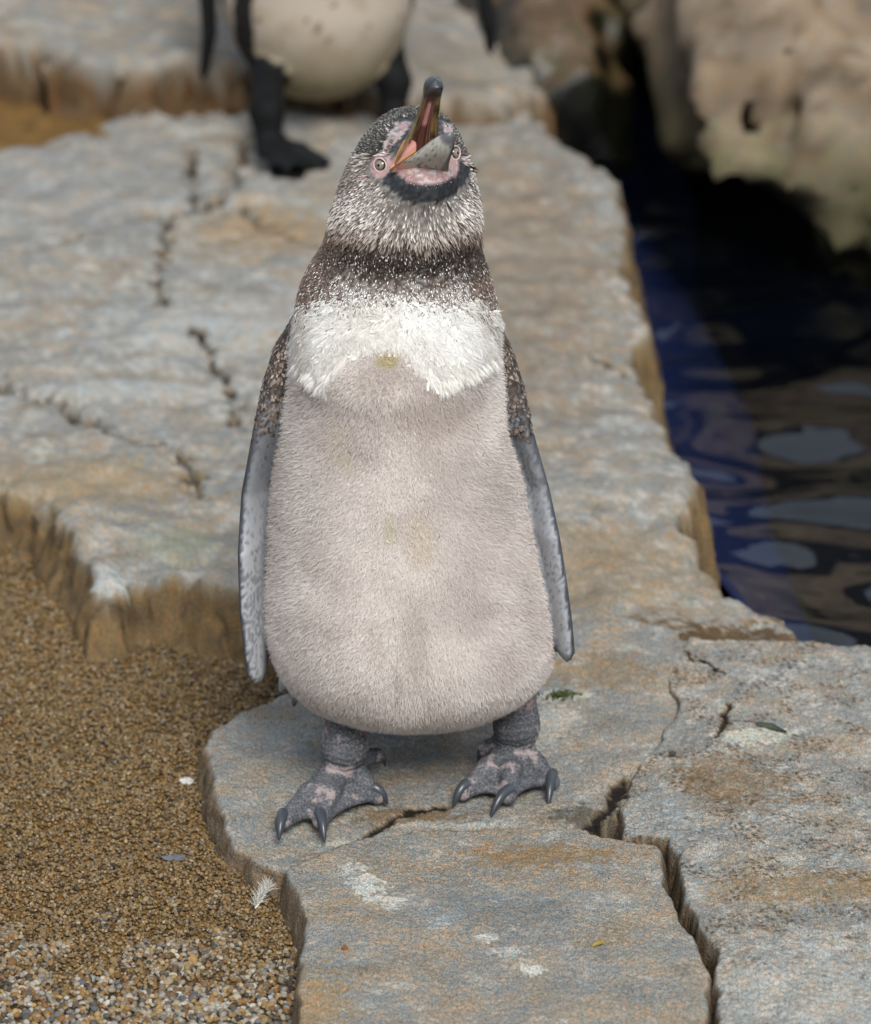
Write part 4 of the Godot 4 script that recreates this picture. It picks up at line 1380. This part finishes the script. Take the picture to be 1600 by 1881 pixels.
	o = blob("rock_wall", [[Vector3(1.6, 0.7, -4.4), Vector3(2.6, 1.5, 0.5), Vector3.ZERO]], 0.06, 0.06,
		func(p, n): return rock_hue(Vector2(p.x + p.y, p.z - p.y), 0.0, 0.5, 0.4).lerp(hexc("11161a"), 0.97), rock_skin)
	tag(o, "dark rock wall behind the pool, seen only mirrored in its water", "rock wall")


# ---------------------------------------------------------------- gravel

func ground_height(p: Vector2) -> float:
	return -0.030 + 0.004 * noise.get_noise_2d(p.x * 0.6, p.y * 0.6 + 5.0) - 0.006 * step01(0.1, 0.35, p.y) * step01(-0.05, -0.2, p.x) + 0.05 * step01(-1.3, -1.7, p.y)


func make_gravel() -> void:
	var g := Geo.new()
	var nx := 190
	var nz := 420
	for k in nz:
		for i in nx:
			var p := Vector2(-1.05 + i * 0.0062, -2.1 + k * 0.0062)
			var f := grain.get_noise_2d(p.x * 0.4, p.y * 0.4)
			var b := noise.get_noise_2d(p.x * 1.3, p.y * 1.3)
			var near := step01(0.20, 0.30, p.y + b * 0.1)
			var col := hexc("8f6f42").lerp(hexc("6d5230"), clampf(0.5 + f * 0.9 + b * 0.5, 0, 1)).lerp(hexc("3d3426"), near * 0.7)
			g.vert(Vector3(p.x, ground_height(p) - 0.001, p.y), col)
	for k in nz - 1:
		for i in nx - 1:
			var a := k * nx + i
			g.quad(a, a + 1, a + nx + 1, a + nx)
	tag(put("gravel_ground", g.mesh(), rock_skin), "sandy bed of the gravel left of the slabs", "", "", "structure")
	# pebbles: one round stone, copied with sizes and tones of their own
	var ball := SphereMesh.new()
	ball.radial_segments = 9
	ball.rings = 5
	ball.radius = 0.5
	ball.height = 1.0
	var src := ball.get_mesh_arrays()
	var st := Geo.new()
	for v in src[Mesh.ARRAY_VERTEX]:
		st.vert(v * (1.0 + 0.35 * noise.get_noise_3d(v.x * 0.08, v.y * 0.08, v.z * 0.08)), Color.WHITE)
	st.i = src[Mesh.ARRAY_INDEX]
	var pebble := st.mesh()
	var tones := ["b9b6ae", "a9a69f", "c9c5ba", "8f8f8d", "a68b62", "b4945f", "9a7444", "87653c", "6f7176", "c2b9a6", "93897a", "5d5a55", "aa8a5c", "b9b6ae", "a39c8d", "8d6a45"]
	var at := []
	var tint := PackedColorArray()
	var tries := 200000
	for k in tries:
		var p := Vector2(rng.randf_range(-0.86, -0.03), rng.randf_range(-0.62, 0.62))
		if p.x > -0.10 and p.y < 0.02:
			continue
		var b := noise.get_noise_2d(p.x * 1.3, p.y * 1.3)
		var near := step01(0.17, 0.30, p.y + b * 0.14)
		if rng.randf() > lerpf(0.92, 0.62, near):
			continue
		var s := lerpf(rng.randf_range(0.0018, 0.0035), rng.randf_range(0.0030, 0.0062), near)
		if rng.randf() < 0.03:
			s *= 1.5
		var basis := Basis.from_euler(Vector3(rng.randf_range(-0.6, 0.6), rng.randf_range(0, TAU), rng.randf_range(-0.6, 0.6))) * Basis.from_scale(Vector3(s * rng.randf_range(0.85, 1.45), s * rng.randf_range(0.6, 0.95), s * rng.randf_range(0.8, 1.15)))
		at.append(Transform3D(basis, Vector3(p.x, ground_height(p) + rng.randf_range(-0.0008, 0.0022), p.y)))
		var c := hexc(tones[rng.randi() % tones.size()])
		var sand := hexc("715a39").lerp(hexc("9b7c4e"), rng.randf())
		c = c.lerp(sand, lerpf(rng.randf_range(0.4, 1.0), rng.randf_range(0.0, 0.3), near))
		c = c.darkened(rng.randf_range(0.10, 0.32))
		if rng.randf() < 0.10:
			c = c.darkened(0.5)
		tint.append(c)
	var o := scatter("gravel", pebble, matte(0.75, 0.4), at, tint, self)
	tag(o, "loose tan and grey gravel left of the slabs", "", "", "stuff")


func small_things() -> void:
	# white down feather on the gravel
	var root := thing("feather", "small white down feather lying in the notch between gravel and slabs", "feather", Vector3(-0.1176, -0.03, 0.159))
	var g := Geo.new()
	g.tube([Vector3(-0.004, 0.002, 0.004), Vector3(0.001, 0.006, 0), Vector3(0.007, 0.016, -0.006)], [0.0006, 0.0005, 0.0003], [hexc("d5d2c6"), hexc("dddad0"), hexc("e2e0d8")], 6)
	put("quill", g.mesh(), matte(), root)
	g = Geo.new()
	for k in 170:
		var t := rng.randf()
		var p := Vector3(-0.004, 0.002, 0.004).lerp(Vector3(0.007, 0.016, -0.006), t * 0.9)
		var d := Vector3(rng.randfn(0.25, 0.4), rng.randf_range(0.2, 1.0), rng.randfn(-0.3, 0.35)).normalized() * rng.randf_range(0.005, 0.012)
		g.tube([p, p + d * 0.5 + Vector3(0, 0.001, 0), p + d], [0.00028, 0.00024, 0.0001], [hexc("a9a9a2"), hexc("b4b3ac"), hexc("c2c1bb")], 4)
	put("barbs", g.mesh(), matte(), root)
	# small stones and scraps
	for s in [
		["pebble", Vector3(-0.1859, -0.03, -0.0647), Vector3(0.0055, 0.0028, 0.0042), "cfcdc6", "white pebble alone on the tan gravel, left of the chick's slab", "pebble"],
		["pebble", Vector3(-0.05, -0.004, 0.2883), Vector3(0.0022, 0.0018, 0.002), "8a5524", "tiny rust brown pebble on the front slab", "pebble"],
		["pebble", Vector3(-0.1887, -0.031, 0.0726), Vector3(0.010, 0.002, 0.004), "6c7076", "flat slate grey pebble half sunk in the tan gravel", "pebble"],
		["pebble", Vector3(0.2088, 0.012, -0.0306), Vector3(0.003, 0.0016, 0.002), "4a463f", "dark chip of stone on top of the right slab", "pebble"],
	]:
		g = Geo.new()
		var ball := SphereMesh.new()
		ball.radial_segments = 20
		ball.rings = 10
		ball.radius = 1.0
		ball.height = 2.0
		var src := ball.get_mesh_arrays()
		for v in src[Mesh.ARRAY_VERTEX]:
			var q: Vector3 = v * (1.0 + 0.5 * noise.get_noise_3d(v.x * 0.05 + s[1].x, v.y * 0.05, v.z * 0.05))
			g.vert(q * s[2] + Vector3(0, s[2].y * 0.5, 0), hexc(s[3]).darkened(0.15 + 0.3 * noise.get_noise_3d(v.x * 0.1, v.y * 0.1, v.z * 0.1)))
		g.i = src[Mesh.ARRAY_INDEX]
		var o := put(s[0], g.mesh(), matte(0.7))
		o.position = s[1]
		if s[4].ends_with("front slab"):
			o.position.y = front_top(Vector2(s[1].x, s[1].z))
		tag(o, s[4], s[5])
	# yellow leaf scrap, seaweed, moss
	g = Geo.new()
	for k in 6:
		for j in 3:
			var t := k / 5.0
			g.vert(Vector3((t - 0.5) * 0.011, 0.001 + 0.0014 * sin(t * 3.0) + 0.0006 * absf(j - 1), (j - 1) * 0.0028 * sin(PI * clampf(t, 0.06, 0.97))), hexc("a5893a").lerp(hexc("83702f"), t))
	for k in 5:
		for j in 2:
			g.quad(k * 3 + j, k * 3 + j + 1, k * 3 + j + 4, k * 3 + j + 3)
	var leaf := put("leaf", g.mesh(), matte(0.6))
	leaf.position = Vector3(0.1384, 0.006, 0.2961)
	leaf.position.y = front_top(Vector2(leaf.position.x, leaf.position.z)) + 0.0006
	leaf.rotation = Vector3(0, 0.35, 0.1)
	tag(leaf, "small yellowed leaf scrap on the front slab", "leaf")
	g = Geo.new()
	g.tube([Vector3(0.258, 0.016, -0.103), Vector3(0.2631, 0.017, -0.0858), Vector3(0.2772, 0.018, -0.0773), Vector3(0.2902, 0.018, -0.072), Vector3(0.3028, 0.017, -0.0626)], [0.0008, 0.0014, 0.003, 0.0046, 0.001], [hexc("2e2f2c"), hexc("33352f"), hexc("3b4238"), hexc("434b40"), hexc("2b2c26")], 8, 0.4)
	g.tube([Vector3(0.2631, 0.017, -0.0858), Vector3(0.2725, 0.016, -0.0732), Vector3(0.2873, 0.016, -0.0626)], [0.0012, 0.001, 0.0006], [hexc("4a3d2c"), hexc("55452f"), hexc("3b3123")], 6)
	tag(put("seaweed", g.mesh(), matte(0.6)), "dark scrap of seaweed on the right slab", "seaweed")
	g = Geo.new()
	for k in 130:
		var p := Vector3(0.1237, 0.004, -0.1608) + Vector3(rng.randfn(0, 0.006), 0, rng.randfn(0, 0.004))
		g.tube([p, p + Vector3(rng.randfn(0, 0.001), 0.002, 0.001), p + Vector3(rng.randfn(0, 0.002), 0.004, 0.001)], [0.0008, 0.0007, 0.0003], [hexc("23281a"), hexc("343c22"), hexc("4b5430")], 4)
	tag(put("moss", g.mesh(), matte(0.9)), "small dark green tuft of moss beside the chick's right flipper tip", "moss")


# ---------------------------------------------------------------- the adult behind

func make_adult() -> void:
	var bird := Bird.new()
	var c := Vector3(-0.117, 0.1011, -1.7)
	var x := c.x
	var z := -1.70
	bird.shape([[0.060, x, 0.0, z - 0.01, 0.0], [0.066, x, 0.035, z - 0.005, 0.03], [0.09, x, 0.070, z, 0.07], [0.13, x, 0.094, z, 0.098], [0.18, x, 0.111, z, 0.112], [0.25, x, 0.112, z, 0.112], [0.33, x, 0.102, z, 0.10], [0.41, x, 0.085, z, 0.085], [0.47, x, 0.062, z, 0.066], [0.52, x, 0.05, z + 0.004, 0.06], [0.56, x, 0.05, z + 0.012, 0.062], [0.60, x, 0.042, z + 0.012, 0.052], [0.625, x, 0.02, z + 0.01, 0.025], [0.63, x, 0.0, z + 0.01, 0.0]])
	bird.flippers = [
		{"side": -1.0, "points": PackedVector3Array([Vector3(x - 0.088, 0.40, z), Vector3(x - 0.112, 0.34, z), Vector3(x - 0.13, 0.27, z), Vector3(-0.2413, 0.1398, -1.7), Vector3(-0.2505, 0.0816, -1.7)]), "thick": [0.013, 0.012, 0.010, 0.009, 0.005], "wide": [0.022, 0.028, 0.029, 0.024, 0.01], "edge": Vector3(0.1, 0, 1).normalized(), "flat": Vector3(-1, 0, 0)},
		{"side": 1.0, "points": PackedVector3Array([Vector3(x + 0.088, 0.40, z), Vector3(x + 0.135, 0.35, z), Vector3(x + 0.175, 0.27, z), Vector3(0.0784, 0.1527, -1.7), Vector3(0.0811, 0.1108, -1.7)]), "thick": [0.013, 0.012, 0.010, 0.009, 0.005], "wide": [0.022, 0.028, 0.029, 0.024, 0.01], "edge": Vector3(0.1, 0, 1).normalized(), "flat": Vector3(1, 0, 0)},
	]
	add_foot(bird, Vector3(x - 0.055, 0.13, z + 0.02), Vector3(-0.1714, 0.09, -1.554), Vector3(-0.1687, 0.055, -1.55), [Vector3(-0.1586, 0.042, -1.4785), Vector3(-0.13, 0.04, -1.4709), Vector3(-0.1054, 0.04, -1.5248)], Vector3(-0.1772, 0.05, -1.5293), 1.12)
	add_foot(bird, Vector3(x + 0.075, 0.13, z), Vector3(-0.0293, 0.09, -1.6717), Vector3(-0.0313, 0.055, -1.6696), [Vector3(-0.0446, 0.042, -1.6273), Vector3(-0.0228, 0.042, -1.6169), Vector3(0.0019, 0.042, -1.6379)], Vector3(-0.0417, 0.05, -1.654), 1.12)
	var root := thing("adult_penguin", "blurred adult penguin behind the chick, head cut off by the frame", "penguin")
	var g := Geo.new()
	nets(g, func(p): return bird.limbs(p, bird.upper(p)), Vector3(x - 0.24, 0.015, z - 0.14), Vector3(x + 0.24, 0.65, z + 0.21), 0.006,
		func(p, n):
			var f := noise.get_noise_3d(p.x * 1.5, p.y * 1.5, p.z * 1.5)
			var q := Vector2(p.x - x, p.z - z)
			for w in bird.flippers:
				if bird.flipper(p, w) < 0.006 and absf(q.x) > 0.09:
					return hexc("161718")
			if p.y < 0.062 or (absf(q.x) > 0.0 and bird.limbs(p, 1.0) < 0.004 and p.y < 0.138):
				return hexc("08090a").lerp(hexc("17181a"), clampf(0.3 + f, 0, 1))
			if p.y > 0.47:
				return hexc("1b1b1c") if q.y < 0.03 or p.y > 0.5 else hexc("d5d0c6")
			if q.y < -0.02:
				return hexc("1d1d1e")
			var strip := absf(q.x) / 0.114
			if (strip > 0.62 and strip < 0.82 and q.x < 0.0 or strip > 0.94) and p.y > 0.085:        # the black side stripe
				return hexc("211f1d")
			var belly := hexc("a3988a").lerp(hexc("8f826d"), clampf(f * 1.6, 0, 0.8)).lerp(hexc("857a60"), step01(0.18, 0.08, p.y))
			if noise.get_noise_3d(p.x * 3.0 + 4.0, p.y * 3.0, p.z * 3.0) > 0.46:
				belly = hexc("6a5f52")
			return belly, 1.6)
	put("body", g.mesh(), matte(0.8), root)
	var bill := Geo.new()
	bill.tube([Vector3(x, 0.575, z + 0.06), Vector3(x, 0.573, z + 0.095), Vector3(x, 0.565, z + 0.125), Vector3(x, 0.553, z + 0.138)], [0.014, 0.011, 0.008, 0.002], [hexc("3a3836"), hexc("2f2e2d"), hexc("4a4947"), hexc("2f2e2d")], 12, 1.2)
	put("bill", bill.mesh(), matte(0.4), root)
	for s in [-1.0, 1.0]:
		var eye := SphereMesh.new()
		eye.radius = 0.006
		eye.height = 0.012
		var m := StandardMaterial3D.new()
		m.albedo_color = Color(0.05, 0.03, 0.02)
		m.roughness = 0.1
		var e := put("eye", eye, m, root)
		e.position = Vector3(x + s * 0.041, 0.585, z + 0.04)


func _ready() -> void:
	# camera: a long lens looking 22 degrees down, focused on the chick
	var cam := Camera3D.new()
	cam.name = "camera"
	add_child(cam)
	cam.position = Vector3(0.0174, 1.532, 3.21)
	cam.rotation_degrees = Vector3(-22, 0, 0)
	var lens := CameraAttributesPhysical.new()
	lens.frustum_focal_length = 200.0
	lens.frustum_focus_distance = 3.39
	lens.frustum_near = 0.05
	lens.frustum_far = 200.0
	lens.exposure_aperture = 8.0
	cam.attributes = lens
	cam.fov = 13.185
	# bright overcast sky, with a soft key from the front
	var around := WorldEnvironment.new()
	around.name = "environment"
	var e := Environment.new()
	e.background_mode = Environment.BG_SKY
	var sky := Sky.new()
	var air := ProceduralSkyMaterial.new()
	air.sky_top_color = Color(0.83, 0.89, 0.97)
	air.sky_horizon_color = Color(0.88, 0.91, 0.95)
	air.ground_horizon_color = Color(0.45, 0.43, 0.40)
	air.ground_bottom_color = Color(0.25, 0.23, 0.21)
	air.sky_energy_multiplier = 0.80
	sky.sky_material = air
	e.sky = sky
	e.tonemap_mode = Environment.TONE_MAPPER_LINEAR
	e.tonemap_exposure = 1.22
	e.sdfgi_enabled = true
	e.ssao_enabled = true
	e.ssil_enabled = true
	around.environment = e
	add_child(around)
	var sun := DirectionalLight3D.new()
	sun.name = "sun"
	sun.light_energy = 1.05
	sun.light_color = Color(1.0, 0.99, 0.975)
	sun.light_angular_distance = 24.0
	sun.shadow_enabled = true
	sun.rotation_degrees = Vector3(-45, 12, 0)
	add_child(sun)

	rng.seed = 7
	noise.seed = 3
	noise.frequency = 14.0
	noise.fractal_octaves = 4
	scales.seed = 31
	scales.noise_type = FastNoiseLite.TYPE_CELLULAR
	scales.cellular_return_type = FastNoiseLite.RETURN_DISTANCE2_SUB
	scales.frequency = 330.0
	soft.seed = 21
	soft.frequency = 16.0
	soft.fractal_octaves = 2
	grain.seed = 5
	grain.frequency = 420.0
	grain.fractal_octaves = 2
	cells.seed = 9
	cells.noise_type = FastNoiseLite.TYPE_CELLULAR
	cells.cellular_return_type = FastNoiseLite.RETURN_DISTANCE
	cells.frequency = 400.0

	make_rocks()
	make_pool()
	make_gravel()
	make_adult()
	make_chick()
	small_things()
